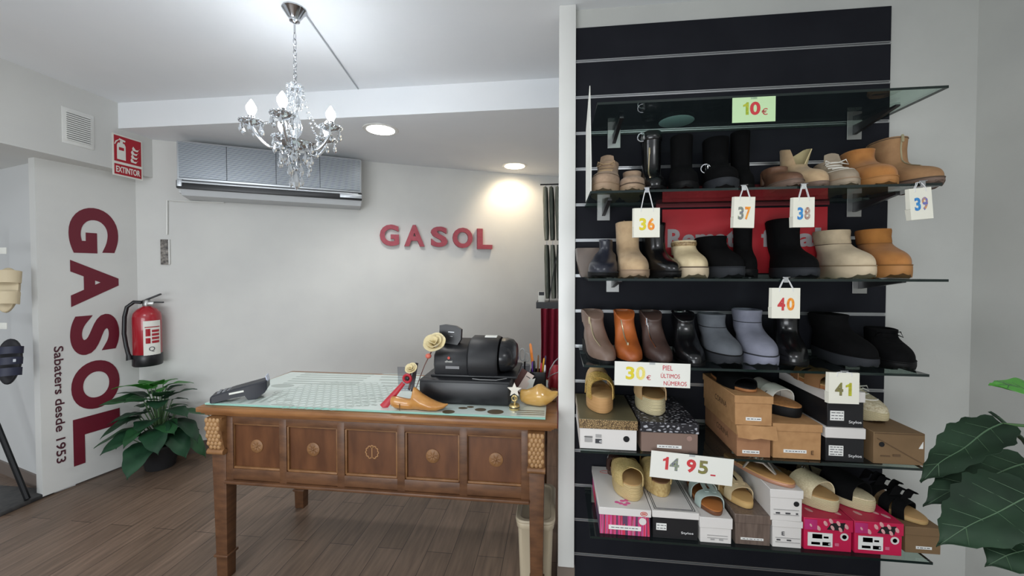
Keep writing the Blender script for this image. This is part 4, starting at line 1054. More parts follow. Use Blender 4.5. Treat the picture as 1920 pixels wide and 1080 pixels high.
def make_shoe(kind, label, loc, yaw, L, W, ht, upper, solem, sole_h=.03, lift=0, group=None, feats=(), cat='boot', name='ankle_boot', lining=None, tread=True, shaft=(.47, .84), toe_h=.052, rise=None, solegrow=1.04, collar=None, backless=0):
    t = thing(name, label, cat, loc, yaw - pi / 2, group)
    k = L / .26; w = W / 2; s0 = sole_h
    sh = shaft[0] * L; dz = ht - s0
    # profile: heights are fractions between sole and top
    th = min(toe_h, dz * .50)
    prof = [(s0, 0, L, w * .97), (s0 + th * .30, -.002, L * .998, w * 1.0), (s0 + th * .60, 0, L * .965, w * .97), (s0 + th * .85, .002, L * .89, w * .92), (s0 + th, .004, L * .80, w * .88)]
    zt = rise if rise else s0 + th + min(.040, (dz - th) * .55)
    prof += [(s0 + th + (zt - s0 - th) * .30, .005, lerp(L * .80, sh, .46), w * .86), (s0 + th + (zt - s0 - th) * .62, .006, lerp(L * .80, sh, .80), w * .84), (zt, .007, sh * 1.01, w * shaft[1] * .98)]
    if ht - zt > .02: prof += [(lerp(zt, ht, .5), .004, sh * .97, w * shaft[1] * 1.0)]
    prof += [(ht, .0, sh, w * shaft[1] * 1.06)]
    if backless:
        prof = [(z, lerp(xb, backless * L, smst(.25, .7, (z - s0) / (ht - s0))), max(xf, backless * L + .03), ww) for z, xb, xf, ww in prof]
    full = prof
    if 'flaps' in feats: prof = [q for q in prof if q[0] <= zt + 1e-6]
    rings, ring, tab, sample, zs = shoe_upper(prof, L, lift)
    top = prof[-1]
    ru = list(rings)
    ru.append(ring(top[0] + .0015, top[1] + .003, top[2] - .003, top[3] * .94))
    for d, g in ((.004, .9), (.05 if ht > .1 else .025, .82)): 
        zz_ = top[0] - d; a = tab(zz_); ru.append(ring(zz_, a[0] + .006, min(a[2], top[2] + .03) - .006, a[2] and a[3 - 1] * g if False else a[2] * 0 + tab(zz_)[2] * g))
    m = MB(); m.loft(ru, False, True)
    m.build('upper', upper, t, smooth=70)
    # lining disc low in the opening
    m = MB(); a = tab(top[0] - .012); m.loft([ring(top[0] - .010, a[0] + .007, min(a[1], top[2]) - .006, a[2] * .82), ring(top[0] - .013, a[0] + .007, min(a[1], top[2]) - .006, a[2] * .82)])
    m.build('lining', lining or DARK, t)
    # sole
    m = MB(); R = []
    if lift < .02:
        zl = [(0, .965), (.004, .985), (s0 * .45, 1.0), (s0 * .9, 1.0), (s0 + .002, .985)]
        for i, (z, g) in enumerate(zl):
            r = [(L / 2 + (x - L / 2) * g * (1.015), y * g * solegrow, z + (lift * (1 - smst(.22, .62, x / L)) if z > .01 else 0)) for x, y, u in outline(0, L, w, 1)]
            if tread and i < 2: r = [(x, y, z + (.0045 if (q % 3 == 0) else 0)) for q, (x, y, z) in enumerate(r)]
            if sole_h > .012 and i < 3: r = [(x, y, z + .35 * s0 * smst(.80, 1.02, x / L) * (1 if i < 2 else .5)) for x, y, z in r]
            R.append(r)
        m.loft(R)
    else:
        for z in (0, s0):
            R.append([(L / 2 + (x - L / 2) * 1.01, y * 1.02, z + lift * (1 - smst(.22, .62, x / L))) for x, y, u in outline(0, L, w, 1)])
        m.loft(R)
        m.loft([[(x, y, z) for x, y in ((.002 + f, -w * .55), (.055 - f * .2, -w * .55), (.066 - f, -w * .3), (.066 - f, w * .3), (.055 - f * .2, w * .55), (.002 + f, w * .55))] for z, f in ((0, .006), (lift * .5, .004), (lift + s0 * .6, -.002))])
    m.build('sole', solem, t, smooth=45)
    lr = lambda x, z: z + lift * (1 - smst(.22, .62, x / L))
    if 'welt' in feats:
        m = MB(); m.tube([(L / 2 + (x - L / 2) * 1.005, y * 1.02, lr(x, s0 + .003)) for x, y, u in outline(0, L, w, 1)], .0022, 6, closed=True); m.build('welt', feats['welt'] or solem, t)
    if 'seam' in feats:
        for z in feats['seam'][0]:
            m = MB(); m.tube([sample(z * ht, 2 * pi * q / 36, .0) for q in range(36)], .0014, 5, closed=True); m.build('seam', feats['seam'][1], t)
    if 'cuff' in feats:
        z0 = feats['cuff'][0] * ht; R = []
        for z, o_ in ((z0, 0), (z0 + .004, .003), (lerp(z0, ht, .5), .0035), (ht - .004, .003), (ht + .0025, 0.001)): R.append([sample(min(z, ht), 2 * pi * q / 36, o_) + Vector((0, 0, max(0, z - ht))) for q in range(36)])
        m = MB(); m.loft(R, False, False); m.build('cuff', feats['cuff'][1], t, smooth=60)
    if 'zip' in feats:
        a0, z0, z1, ma = feats['zip'][:4]; a1 = feats['zip'][4] if len(feats['zip']) > 4 else a0
        P = [sample(lerp(z0, z1, i / 10) * ht, (lerp(a0, a1, i / 10)) % (2 * pi), .0012) for i in range(11)]
        m = MB(); m.tube(P, .0026, 6); zo = m.build('zipper', ma, t)
        e = P[-1] if feats['zip'][5] == 'top' else P[0]
        m = MB(); c = e + (e - Vector((L * .3, 0, e.z))).normalized() * .002; m.tube([c + Vector((0, 0, .006)), c + Vector((.002, 0, -.008)), c + Vector((.004, 0, -.020))], [.004, .0045, .003], 6); m.build('zip_pull', ma, zo)
    if 'laces' in feats:
        z0, z1, nn, ma = feats['laces']; m = MB()
        for i in range(nn):
            z = lerp(z0, z1, i / max(1, nn - 1)) * ht
            m.tube([sample(z, a % (2 * pi), .003) for a in (-.55, -.3, 0, .3, .55)], .0025, 6)
        for s in (-1, 1):
            c = sample(z1 * ht, (s * .25) % (2 * pi), .004); m.tube([c, c + Vector((.012, s * .016, .006)), c + Vector((.016, s * .022, -.012)), c + Vector((.006, s * .006, -.004))], .0022, 6)
        m.build('laces', ma, t)
    if 'tongue' in feats:
        z, ma = feats['tongue']; c = sample(z * ht, 0, -.004); rows = []
        for f in (0, .5, 1): rows.append([(c.x - .02 * f, u * w * (.62 - .12 * f * f), c.z - .012 + .052 * f - .006 * u * u) for u in (-1, -.5, 0, .5, 1)])
        MB().grid(rows, thick=.004).build('tongue', ma, t, smooth=60)
    if 'strap' in feats:
        for z0, z1, ma in feats['strap']:
            R = []
            for f in (0, .15, .85, 1): R.append([sample(lerp(z0, z1, f) * ht, 2 * pi * q / 36, .003 if 0 < f < 1 else 0) for q in range(36)])
            m = MB(); m.loft(R, False, False); m.build('strap', ma, t, smooth=60)
    if 'buckle' in feats:
        z, ang, ma = feats['buckle']; c = sample(z * ht, ang % (2 * pi), .006)
        m = MB(); m.box((0, 0, 0), (.006, .03, .026), Matrix.Translation(c) @ Matrix.Rotation(ang, 4, 'Z'), bev=.002); m.ring((c.x, c.y, c.z), .016, .0025, 14, 6, ax='x'); m.build('buckle', ma, t)
    if 'loop' in feats:
        c = sample(ht * .97, pi, .002); MB().tube([c + Vector((0, 0, -.02)), c + Vector((-.006, 0, .004)), c + Vector((-.002, 0, .022)), c + Vector((.006, 0, .0))], .003, 6).build('pull_loop', feats['loop'], t)
    if 'flaps' in feats:                     # shaft split down the front, its halves spread open
        for sd in (-1, 1):
            rows = []
            for f in (0, .2, .4, .6, .8, 1):
                row = []
                for q in range(9):
                    an = sd * lerp(lerp(.35, .80, f), pi, q / 8); fr_ = 1 - q / 8
                    rx_, ry_ = sh / 2 * (1 + .10 * f), w * shaft[1] * (1 + .35 * f * fr_)
                    zz_ = lerp(prof[-1][0] - .004, ht, f) + (ht * .10 * f * (1 - abs(2 * fr_ - 1.1)) if True else 0) - .25 * (ht - zt) * f * (q / 8) ** 3
                    row.append((sh / 2 + rx_ * cos(an) + .012 * f * fr_, ry_ * sin(an), zz_))
                rows.append(row)
            if sd > 0: rows = [r[::-1] for r in rows]
            m = MB(); m.grid(rows, thick=.003); m.build('shaft_flap', upper if sd < 0 else feats['flaps'], t, smooth=60)
    return t
# materials for shoes
TAUPE = mat('taupe_suede', (168, 142, 118), .85, noise=(60, (150, 126, 104)), bump=(300, .15), sheen=.1); TAUPES = mat('taupe_sole', (158, 134, 110), .7)
SAND = mat('sand_suede', (192, 164, 128), .85, noise=(30, (174, 146, 112)), bump=(300, .12), sheen=.1)
CREAML = mat('cream_leather', (220, 202, 164), .55, noise=(40, (208, 188, 150)), bump=(150, .08))
BEIGES = mat('beige_suede', (206, 188, 158), .88, noise=(24, (188, 170, 142)), bump=(300, .15), sheen=.1); BEIGESOLE = mat('beige_sole', (200, 182, 154), .7)
TAN = mat('tan_suede', (178, 120, 62), .88, noise=(24, (160, 104, 50)), bump=(300, .15), sheen=.1); TANS = mat('tan_sole', (170, 118, 66), .7)
CAMEL = mat('camel_suede', (164, 126, 88), .85, noise=(24, (146, 110, 76)), bump=(300, .12))
BROWNS = mat('brown_leather', (112, 80, 60), .5, noise=(20, (96, 66, 50))); BROWNSOLE = mat('brown_sole', (112, 92, 80), .7)
BLKL = mat('black_leather', (15, 15, 17), .25, noise=(60, (12, 12, 14)), coat=.2); BLKS = mat('black_suede', (13, 13, 14), .9, spec=.1, noise=(60, (10, 10, 11))); BLKSOLE = mat('black_rubber', (13, 13, 14), .6, spec=.2)
GREYSOLE = mat('grey_black_sole', (44, 46, 50), .7, spec=.2); GREYS = mat('grey_suede', (92, 96, 102), .88, noise=(24, (82, 86, 92)), bump=(300, .12)); GREYSL = mat('light_grey_suede', (130, 132, 146), .88, noise=(24, (118, 120, 134)), bump=(300, .12)); GREYB = mat('light_grey_sole', (126, 128, 144), .7)
TAUPEL = mat('taupe_leather', (122, 100, 88), .48, noise=(14, (108, 88, 76))); COGN = mat('cognac_leather', (176, 96, 44), .42, noise=(14, (150, 76, 32))); DBRN = mat('dark_brown_leather', (74, 56, 50), .45, noise=(14, (62, 46, 42)))
ZIPM = mat('zip_metal', (206, 192, 158), .3, .8); SEAMD = mat('dark_stitch', (88, 72, 58), .8); SEAMT = mat('tan_stitch', (132, 90, 44), .8)
GREYBEIGE = mat('grey_beige_leather', (158, 142, 122), .7, noise=(30, (142, 128, 110)))
WHL = mat('white_leather', (222, 218, 208), .5)
GB, GC, GD = 'shoes on the top shoe shelf', 'shoes on the eye-level shelf', 'shoes on the middle shelf'
def shoe(shelf, pl_, pr_, ht_px, yaw, label, L=.255, W=.098, fy=1.385, **kw):
    """shoe whose outline spans pl..pr in the photograph, toe at depth fy"""
    z = SH[shelf] + .0005; best = None
    ol = outline(0, L, W / 2, 1, 24)
    for step in range(61):
        y_ = radians(yaw - 48 + step); ux, uy = sin(y_), -cos(y_); vx, vy = cos(y_), sin(y_)
        P = [(ux * x + vx * -y, uy * x + vy * -y) for x, y, u in ol]
        oy = fy - min(p[1] for p in P); ox = hity((pl_ + pr_) / 2, 500, 1.45).x
        for it in range(6):
            q = [project((p[0] + ox, p[1] + oy, z + .02))[0] for p in P]
            ox += ((pl_ + pr_) / 2 - (min(q) + max(q)) / 2) * 1.4 / F
        err = abs((max(q) - min(q)) - (pr_ - pl_)) + abs(y_ - radians(yaw - 16)) * 6
        if best is None or err < best[0]: best = (err, y_, ox, oy)
    _, yaw, ox, oy = best; loc = (ox, oy, z)
    d_ = ray((pl_ + pr_) / 2, 500); zc_ = (cos(YAW) * (oy + .5 * L * -cos(yaw)) - sin(YAW) * (ox + .5 * L * sin(yaw)))
    ht = ht_px * zc_ / F * (1.13 if shelf == 1 else 1)
    return make_shoe(None, label, loc, yaw, L, W, ht, **kw)
S = SH
# --- top shoe shelf
shoe(1, 1110, 1160, 62, 4, 'taupe lace-up shoe with chunky sole, first on the left of its shelf', W=.094, upper=TAUPE, solem=TAUPES, sole_h=.032, feats={'welt': TAUPES, 'laces': (.62, .92, 4, SAND), 'tongue': (.93, TAUPE), 'seam': ((.48,), SEAMD)}, cat='shoe', name='lace_up_shoe', group=GB, L=.25)
shoe(1, 1163, 1208, 46, 6, 'low taupe slip-on shoe next to the lace-up taupe shoe', W=.084, upper=TAUPE, solem=TAUPES, sole_h=.026, feats={'welt': SEAMD}, cat='shoe', name='slip_on_shoe', group=GB, L=.24, shaft=(.42, .8))
shoe(1, 1206, 1244, 112, 16, 'tall shiny black boot with silver buckle at its top', W=.085, upper=BLKL, solem=BLKSOLE, sole_h=.02, fy=1.40, feats={'buckle': (.93, -1.0, CHROME), 'strap': ((.87, .97, BLKL),), 'zip': (-.35, .22, .72, ZIPM, -.2, 'top')}, group=GB, L=.24, toe_h=.046)
shoe(1, 1262, 1302, 104, 20, 'plain matt black tall boot beside the buckled boot', W=.09, upper=BLKS, solem=BLKSOLE, sole_h=.03, feats={'loop': BLKS}, group=GB, L=.24)
shoe(1, 1318, 1385, 100, 35, 'black boot with thick dark grey sole above the bag marked 37', W=.1, upper=BLKS, solem=GREYSOLE, sole_h=.04, feats={'welt': BLKS, 'buckle': (.45, -1.1, CHROME)}, group=GB, L=.26)
shoe(1, 1372, 1410, 112, 25, 'tallest black boot standing behind the thick-soled black boot', W=.075, upper=BLKS, solem=BLKSOLE, sole_h=.03, fy=1.46, group=GB, L=.20, feats={})
shoe(1, 1432, 1507, 47, 32, 'low brown moccasin with grey-brown sole left of the open beige boot', W=.084, upper=BROWNS, solem=BROWNSOLE, sole_h=.026, feats={'welt': BROWNSOLE}, cat='shoe', name='moccasin', group=GB, L=.24)
shoe(1, 1468, 1555, 78, 30, 'beige boot with its front zip wide open', W=.086, upper=SAND, solem=BROWNSOLE, sole_h=.026, feats={'flaps': mat('flap_cream', (206, 190, 146), .8)}, group=GB, L=.235, fy=1.415, shaft=(.40, .84))
shoe(1, 1530, 1612, 54, 28, 'grey-beige lace-up shoe with white stitching between the open boot and the tan boot', W=.086, upper=GREYBEIGE, solem=GREYBEIGE, sole_h=.026, feats={'welt': TAUPES, 'laces': (.66, .94, 4, WHL), 'tongue': (.95, GREYBEIGE), 'seam': ((.55,), WHL)}, cat='shoe', name='lace_up_shoe', group=GB, L=.245)
shoe(1, 1580, 1684, 74, 26, 'tan suede ankle boot left of the zipped camel boot on the top shoe shelf', W=.1, upper=TAN, solem=TANS, sole_h=.030, feats={'seam': ((.52,), SEAMT), 'welt': TANS}, group=GB, L=.25)
shoe(1, 1630, 1771, 94, 28, 'camel boot with front zip, last on the right of the top shoe shelf', W=.1, upper=CAMEL, solem=BROWNSOLE, sole_h=.022, feats={'zip': (0.0, .38, .99, ZIPM, 0.0, 'top'), 'seam': ((.98,), SEAMD), 'welt': SEAMD}, group=GB, L=.27, toe_h=.05)
# --- eye-level shelf
shoe(2, 1107, 1154, 72, -8, 'narrow black rubber ankle boot, first on the left of the eye-level shelf', W=.096, upper=mat('blue_black_rubber', (36, 38, 48), .3), solem=BLKSOLE, sole_h=.018, feats={'welt': GREYSOLE}, group=GC, L=.205, toe_h=.045, shaft=(.40, .5))
shoe(2, 1157, 1217, 106, 24, 'tall sand suede ankle boot left of the bag marked 36', W=.098, upper=SAND, solem=TAUPES, sole_h=.026, feats={'loop': SAND, 'welt': TAUPES}, group=GC, L=.25, fy=1.388)
shoe(2, 1207, 1277, 104, 28, 'shiny black chelsea boot behind the bag marked 36', W=.088, upper=BLKL, solem=BLKSOLE, sole_h=.022, feats={'welt': BLKSOLE, 'loop': BLKL}, group=GC, L=.26, toe_h=.046)
shoe(2, 1262, 1328, 70, 25, 'cream leather mule with chain strap', W=.098, upper=CREAML, solem=BEIGESOLE, sole_h=.036, feats={'welt': SEAMD, 'strap': ((.86, .97, mat('braided_chain', (176, 152, 110), .5, noise=(120, (110, 84, 58)))),)}, cat='shoe', name='mule', group=GC, L=.24, shaft=(.5, .8), toe_h=.046)
shoe(2, 1308, 1396, 78, 34, 'black mule on thick grey platform sole beside the cream mule', W=.1, upper=BLKS, solem=GREYSOLE, sole_h=.036, feats={'welt': GREYSOLE}, cat='shoe', name='mule', group=GC, L=.25, shaft=(.55, .85))
shoe(2, 1372, 1420, 108, 20, 'black boot standing below the bag marked 37', W=.075, upper=BLKS, solem=BLKSOLE, sole_h=.03, fy=1.45, group=GC, L=.20, feats={})
shoe(2, 1443, 1536, 112, 34, 'tall matt black boot below the bag marked 38', W=.102, upper=BLKS, solem=GREYSOLE, sole_h=.032, feats={'welt': GREYSOLE}, group=GC, L=.27, shaft=(.5, .9))
shoe(2, 1530, 1643, 90, 30, 'pale beige suede ankle boot with folded cuff beside the tan one', W=.098, upper=BEIGES, solem=BEIGESOLE, sole_h=.040, feats={'welt': mat('beige_piping', (150, 132, 104), .8), 'cuff': (.72, mat('beige_cuff', (184, 166, 138), .9, noise=(30, (166, 150, 124)))), 'seam': ((.71,), SEAMD)}, group=GC, L=.26, shaft=(.48, .88))
shoe(2, 1610, 1710, 92, 28, 'bright tan suede platform ankle boot, last on the right of the eye-level shelf', W=.094, upper=TAN, solem=TANS, sole_h=.042, feats={'welt': SEAMT, 'cuff': (.72, mat('tan_cuff', (176, 118, 56), .9, noise=(30, (160, 104, 48)))), 'seam': ((.71,), SEAMT)}, group=GC, L=.25, shaft=(.48, .86))
# --- middle shelf
HL = dict(lift=.045, sole_h=.010, tread=False)
shoe(3, 1095, 1155, 62, 38, 'taupe leather heeled ankle boot with side zip, first on the left of the middle shelf', W=.088, upper=TAUPEL, solem=BLKSOLE, feats={'zip': (-.42, .42, .96, ZIPM, -.72, 'top')}, group=GD, L=.235, toe_h=.046, fy=1.39, **HL)
shoe(3, 1152, 1205, 62, 34, 'orange brown leather heeled ankle boot with open gold zip', W=.088, upper=COGN, solem=BLKSOLE, feats={'zip': (-.15, .48, .98, ZIPM, -.45, 'bottom')}, group=GD, L=.235, toe_h=.046, fy=1.39, **HL)
shoe(3, 1203, 1262, 62, 38, 'dark brown leather heeled ankle boot with steel zip', W=.088, upper=DBRN, solem=BLKSOLE, feats={'zip': (-.42, .42, .96, CHROME, -.68, 'top')}, group=GD, L=.235, toe_h=.046, fy=1.39, **HL)
shoe(3, 1262, 1323, 62, 36, 'glossy black leather heeled boot between dark brown and grey boots', W=.09, upper=BLKL, solem=BLKSOLE, feats={}, group=GD, L=.24, toe_h=.046, **HL)
shoe(3, 1313, 1392, 82, 32, 'dark grey suede ankle boot on the middle shelf', W=.1, upper=GREYS, solem=GREYSOLE, sole_h=.036, feats={'welt': BLKSOLE, 'seam': ((.72,), BLKSOLE)}, group=GD, L=.25, toe_h=.046)
shoe(3, 1378, 1460, 92, 28, 'light grey suede ankle boot with matching thick sole', W=.104, upper=GREYSL, solem=GREYB, sole_h=.036, feats={'welt': GREYSOLE, 'seam': ((.76,), GREYSOLE)}, group=GD, L=.25, toe_h=.05)
shoe(3, 1450, 1515, 84, 28, 'black leather boot below the bag marked 40', W=.092, upper=BLKL, solem=BLKSOLE, sole_h=.020, feats={}, group=GD, L=.25)
shoe(3, 1522, 1648, 86, 36, 'black suede boot with thick grey-black platform on the middle shelf', W=.104, upper=BLKS, solem=GREYSOLE, sole_h=.038, feats={'welt': BLKS}, group=GD, L=.275, shaft=(.5, .9))
shoe(3, 1630, 1714, 62, 28, 'low black shoe at the right end of the middle shelf', W=.098, upper=BLKS, solem=BLKSOLE, sole_h=.026, feats={'welt': BLKSOLE, 'laces': (.68, .94, 3, BLKS)}, cat='shoe', name='low_shoe', group=GD, L=.25)
# taupe bag with white tag behind the first boot of the eye-level shelf
a = hity(1098, 480, 1.60)
t = thing('bag', 'grey-brown bag with white paper tag behind the black rubber boot', 'bag', (a.x + .03, 1.642, S[2] + .0005))
m = MB(); m.loft([rrect(.062, .04, .015, z) if False else [(x * s, y * s, z) for x, y in ((-.06, -.018), (.06, -.018), (.065, 0), (.06, .018), (-.06, .018), (-.065, 0))] for z, s in ((0, .72), (.01, .8), (.07, 1.0), (.115, 1.06), (.12, 1.0))]); m.build('bag_body', mat('taupe_satin', (118, 104, 94), .3, noise=(6, (76, 68, 64))), t, smooth=50)
MB().box((.052, -.021, .05), (.018, .0015, .065), bev=.0004).build('paper_tag', PAPER, t)

# ------------------------------------------------------------------ sandals
JUTE = tex_mat('jute_rope', 'wave', (222, 200, 150), (176, 148, 98), 90, .85, (.05, .05, 1), .3, .7, bump=.6, rot=(0, pi / 2, 0))
JUTEW = tex_mat('pale_jute_rope', 'wave', (226, 214, 176), (182, 166, 124), 90, .85, (.05, .05, 1), .3, .7, bump=.6, rot=(0, pi / 2, 0))
FOOTB = mat('insole_tan', (176, 140, 92), .7); FOOTD = mat('insole_brown', (112, 78, 52), .7)
def jute(name, c1, c2):
    m = tex_mat(name, 'noise', c1, c2, 60, .85, (.15, .15, 1), .4, .6, bump=.4); return m
def sandal(label, loc, yaw, L, W, plat, platm, insole, straps, group=None, wedge=0, name='sandal', bands=0, feats={}, soleext=None):
    t = thing(name, label, 'sandal', (loc[0], loc[1], loc[2] + .0014), radians(yaw) - pi / 2, group); w = W / 2
    lf = lambda x: wedge * (1 - smst(.15, .75, x / L))
    o = outline(0, L, w, 1)
    m = MB(); R = []
    nb_ = max(1, bands)
    R.append([(L / 2 + (x - L / 2) * .97, y * .97, 0) for x, y, u in o])
    for b in range(nb_):
        for f, g in ((.08, 1.0 if bands else .99), (.5, 1.022 if bands else 1.0), (.92, 1.0)):
            z = (b + f) / nb_; R.append([(L / 2 + (x - L / 2) * g, y * g, z * (plat + lf(x)) + .25 * plat * smst(.8, 1.05, x / L) * (1 - z) * (1 if plat > .03 else 0)) for x, y, u in o])
    R.append([(L / 2 + (x - L / 2) * .985, y * .985, plat + lf(x)) for x, y, u in o])
    m.loft(R); m.build('platform', platm, t, smooth=50)
    if soleext: 
        m = MB(); m.loft([[(L / 2 + (x - L / 2) * .99, y * .99, z) for x, y, u in o] for z in (-.0002, .006)]); m.build('outsole', soleext, t)
    m = MB(); m.loft([[(L / 2 + (x - L / 2) * g, y * g, plat + lf(x) + z) for x, y, u in o] for z, g in ((0, .985), (.004, .985), (.005, .96))]); m.build('insole', insole, t)
    def wid(x):
        u = min(1, max(0, x / L)); X = abs(2 * u - 1); return w * (1 - X ** 2.5) ** .4 * (.76 + .36 * smst(.1, .68, u) - .20 * smst(.75, 1, u))
    for sp in straps:
        xl, xr, bw, ar, ma = sp[:5]; taper = sp[5] if len(sp) > 5 else 0; rows = []
        for v in (-1, -.5, 0, .5, 1):
            row = []
            for k in range(15):
                s = k / 14; x = lerp(xl, xr, s) * L + v * bw / 2 * (1 + taper * (1 - sin(pi * s))); 
                yy_ = -cos(pi * s) * (wid(x) + .002); zz_ = plat + lf(x) + .001 + ar * (1 + .10 * v * -1) * sin(pi * s) ** .65
                row.append((x, yy_, zz_ - (.012 if k in (0, 14) else 0)))
            rows.append(row)
        so = MB().grid(rows, thick=.0035).build('strap', ma, t, smooth=70)
        if len(sp) > 6: lab(so, sp[6])
    if 'thong' in feats:
        ma, jm = feats['thong']; pz = plat + lf(.75 * L) + .004
        for s in (-1, 1):
            m = MB(); m.tube([(.40 * L, s * wid(.4 * L), plat + lf(.4 * L)), (.48 * L, s * wid(.5 * L) * .85, pz + .030), (.62 * L, s * .014, pz + .030), (.76 * L, 0, pz + .002)], .004, 6); m.build('strap', ma, t)
        m = MB(); rj = random.Random(5)
        for i in range(34):
            f = rj.random(); m.sphere((lerp(.40, .66, f) * L, rj.uniform(-1, 1) * (.018 - .012 * f), pz + .032 + rj.uniform(0, .006)), rj.uniform(.003, .0055), 6, 4)
        m.build('jewels', jm, t, smooth=0)
    if 'heelstrap' in feats:
        ma = feats['heelstrap']; z = plat + lf(0)
        m = MB(); rows = []
        for v in (-1, 0, 1): rows.append([(.30 * L + (-.32 * L) * sin(pi * k / 14), -cos(pi * k / 14) * w * .72, z + .045 + .012 * sin(pi * k / 14) + v * .007 - (.05 if k in (0, 14) else 0)) for k in range(15)])
        m.grid(rows, thick=.003); m.build('heel_strap', ma, t, smooth=70)
    if 'buckles' in feats:
        for xx, yy_, zz_ in feats['buckles'][1]: MB().ring((xx * L, yy_ * w, plat + zz_), .009, .0018, 12, 6, ax='x').build('buckle', feats['buckles'][0], t)
    if 'bow' in feats:
        ma = feats['bow'][0]
        for i, (xx, yy_, zz_, r) in enumerate(feats['bow'][1]):
            m = MB(); rows = []
            for f in range(5): rows.append([(xx * L + .02 * (f / 4 - .5) + .01 * cos(3 * v), yy_ * w + .018 * v * (1 - .3 * f / 4), plat + zz_ + .012 * sin(pi * f / 4 + v) + .006 * f) for v in (-1, -.5, 0, .5, 1)])
            m.grid(rows, thick=.002); m.build('ruffle', ma, t, smooth=70)
    return t
def at_px(px, py, z, yaw, L, y=None):
    """heel origin for a sandal whose toe shows at px, py on height z"""
    p = hitz(px, py, z) if y is None else hity(px, py, y); yaw = radians(yaw)
    return (p.x - sin(yaw) * L, p.y + cos(yaw) * L, z)

# ------------------------------------------------------------------ shoe boxes
KRAFT = mat('kraft_card', (176, 134, 90), .8, noise=(40, (164, 122, 80))); KRAFTD = mat('kraft_dark', (146, 112, 76), .8, noise=(40, (136, 102, 68)))
BOXW = mat('white_box_card', (214, 210, 206), .6); BOXK = mat('black_box_card', (24, 24, 27), .45); STICK = mat('label_paper', (226, 226, 222), .7)
LEO = tex_mat('gold_leopard', 'edge', (84, 66, 46), (176, 148, 104), 170, .35, (1, 1, 1), .05, .22, metal=.25)
LEOT = mat('olive_lid_top', (112, 104, 78), .4, .2, noise=(4, (92, 88, 66)))
SNAKE = tex_mat('snake_print', 'edge', (28, 27, 32), (176, 176, 182), 58, .45, (1, 1.6, 1.6), .18, .34, rot=(.5, .6, .78))
TAUPEB = mat('taupe_box_card', (120, 98, 88), .55, noise=(3, (132, 110, 98)))
PINKS = tex_mat('pink_stripe_card', 'noise', (150, 30, 92), (90, 60, 90), 60, .6, (1, .02, .02), .0, .40, extra=((.46, (200, 50, 80)), (.50, (216, 90, 150)), (.53, (170, 30, 110)), (.58, (180, 120, 140)), (.62, (160, 24, 70))))
PINKR = mat('raspberry_card', (196, 26, 76), .45, noise=(3, (184, 22, 66))); PINKM = mat('magenta_card', (188, 52, 122), .45, noise=(20, (176, 40, 100)))
FOIL = mat('taupe_foil_card', (128, 112, 102), .32, .3, noise=(12, (104, 90, 82), 5, (9, 9, 1))); BRBOX = mat('brown_box_card', (124, 98, 68), .75, noise=(8, (112, 88, 60)))
def box(label, shelf_z, pl_, pr_, h, d, body, lid, lid_h, fy=1.378, yaw=0, over=.003, py=800, group='shoe boxes on the glass shelves', lid_top=None, sticker=None, hole=None, bars=None, text=None, stext=None, name='shoe_box'):
    A, B = hity(pl_, py, fy), hity(pr_, py, fy); w = B.x - A.x
    t = thing(name, label, 'shoe box', ((A.x + B.x) / 2, fy, shelf_z), radians(yaw), group)
    m = MB(); m.box((0, d / 2, (h - .003) / 2), (w - 2 * over, d - 2 * over, h - .003), bev=.0012, seg=1); m.build('body', body, t)
    if lid_h:
        m = MB(); m.box((0, d / 2, h - lid_h / 2), (w, d, lid_h), bev=.0012, seg=1); lo = m.build('lid', [lid, lid_top] if lid_top else lid, t)
        if lid_top:
            for f in lo.data.polygons: f.material_index = 1 if f.normal.z > .5 else 0
    yf = over - .0008 if lid_h else over - .0008
    if sticker:      # (u, v, su, sv) fractions of the front face
        for i, (u_, v_, su, sv) in enumerate(sticker):
            so = MB().box(((u_ - .5) * w, yf, v_ * h), (su * w, .0012, sv * h)).build('sticker', STICK, t)
            m = MB(); rj = random.Random(len(label) + i)
            n_ = max(1, int(sv * h / .008))
            for r_ in range(n_):
                zz_ = v_ * h + (r_ - (n_ - 1) / 2) * sv * h / (n_ + .3); x_ = -su * w * .42
                while x_ < su * w * .38:
                    l_ = rj.uniform(.004, .014); l_ = min(l_, su * w * .44 - x_)
                    if l_ > .001: m.box(((u_ - .5) * w + x_ + l_ / 2, yf - .0008, zz_), (l_, .0006, min(.0022, sv * h * .25)))
                    x_ += l_ + .003
            m.build('sticker_print', INK, so, smooth=0)
    if hole:
        for u_, v_, r_, ma in hole: MB().lathe([(r_, -.0002), (r_, .0008)], 24, basis(((u_ - .5) * w, yf, v_ * h), (1, 0, 0), (0, 0, 1))).build('finger_hole', ma, t)
    if bars:
        for u_, v_, su, sv, ma in bars: MB().box(((u_ - .5) * w, yf - .0006, v_ * h), (su * w, .0016, sv * h)).build('print_patch', ma, t)
    if text:
        for s_, u_, v_, tw, th_, ma in text: MB().glyph(s_, tw * w, th_ * h, .0008, basis(((u_ - .5) * w, yf - .0013, v_ * h), (1, 0, 0), (0, 0, 1))).build('box_lettering', ma, t, smooth=0)
    t['_'] = 0; del t['_']
    return t, w
E4, F5 = S[4] + .0005, S[5] + .0005
HOLE = mat('hole_dark', (18, 18, 20), .9); GREYP = mat('pale_grey_print', (160, 158, 156), .8); WHT = mat('white_print', (220, 220, 220), .7)
GE = 'shoe boxes on the box shelf'; GF = 'shoe boxes on the lowest shelf'
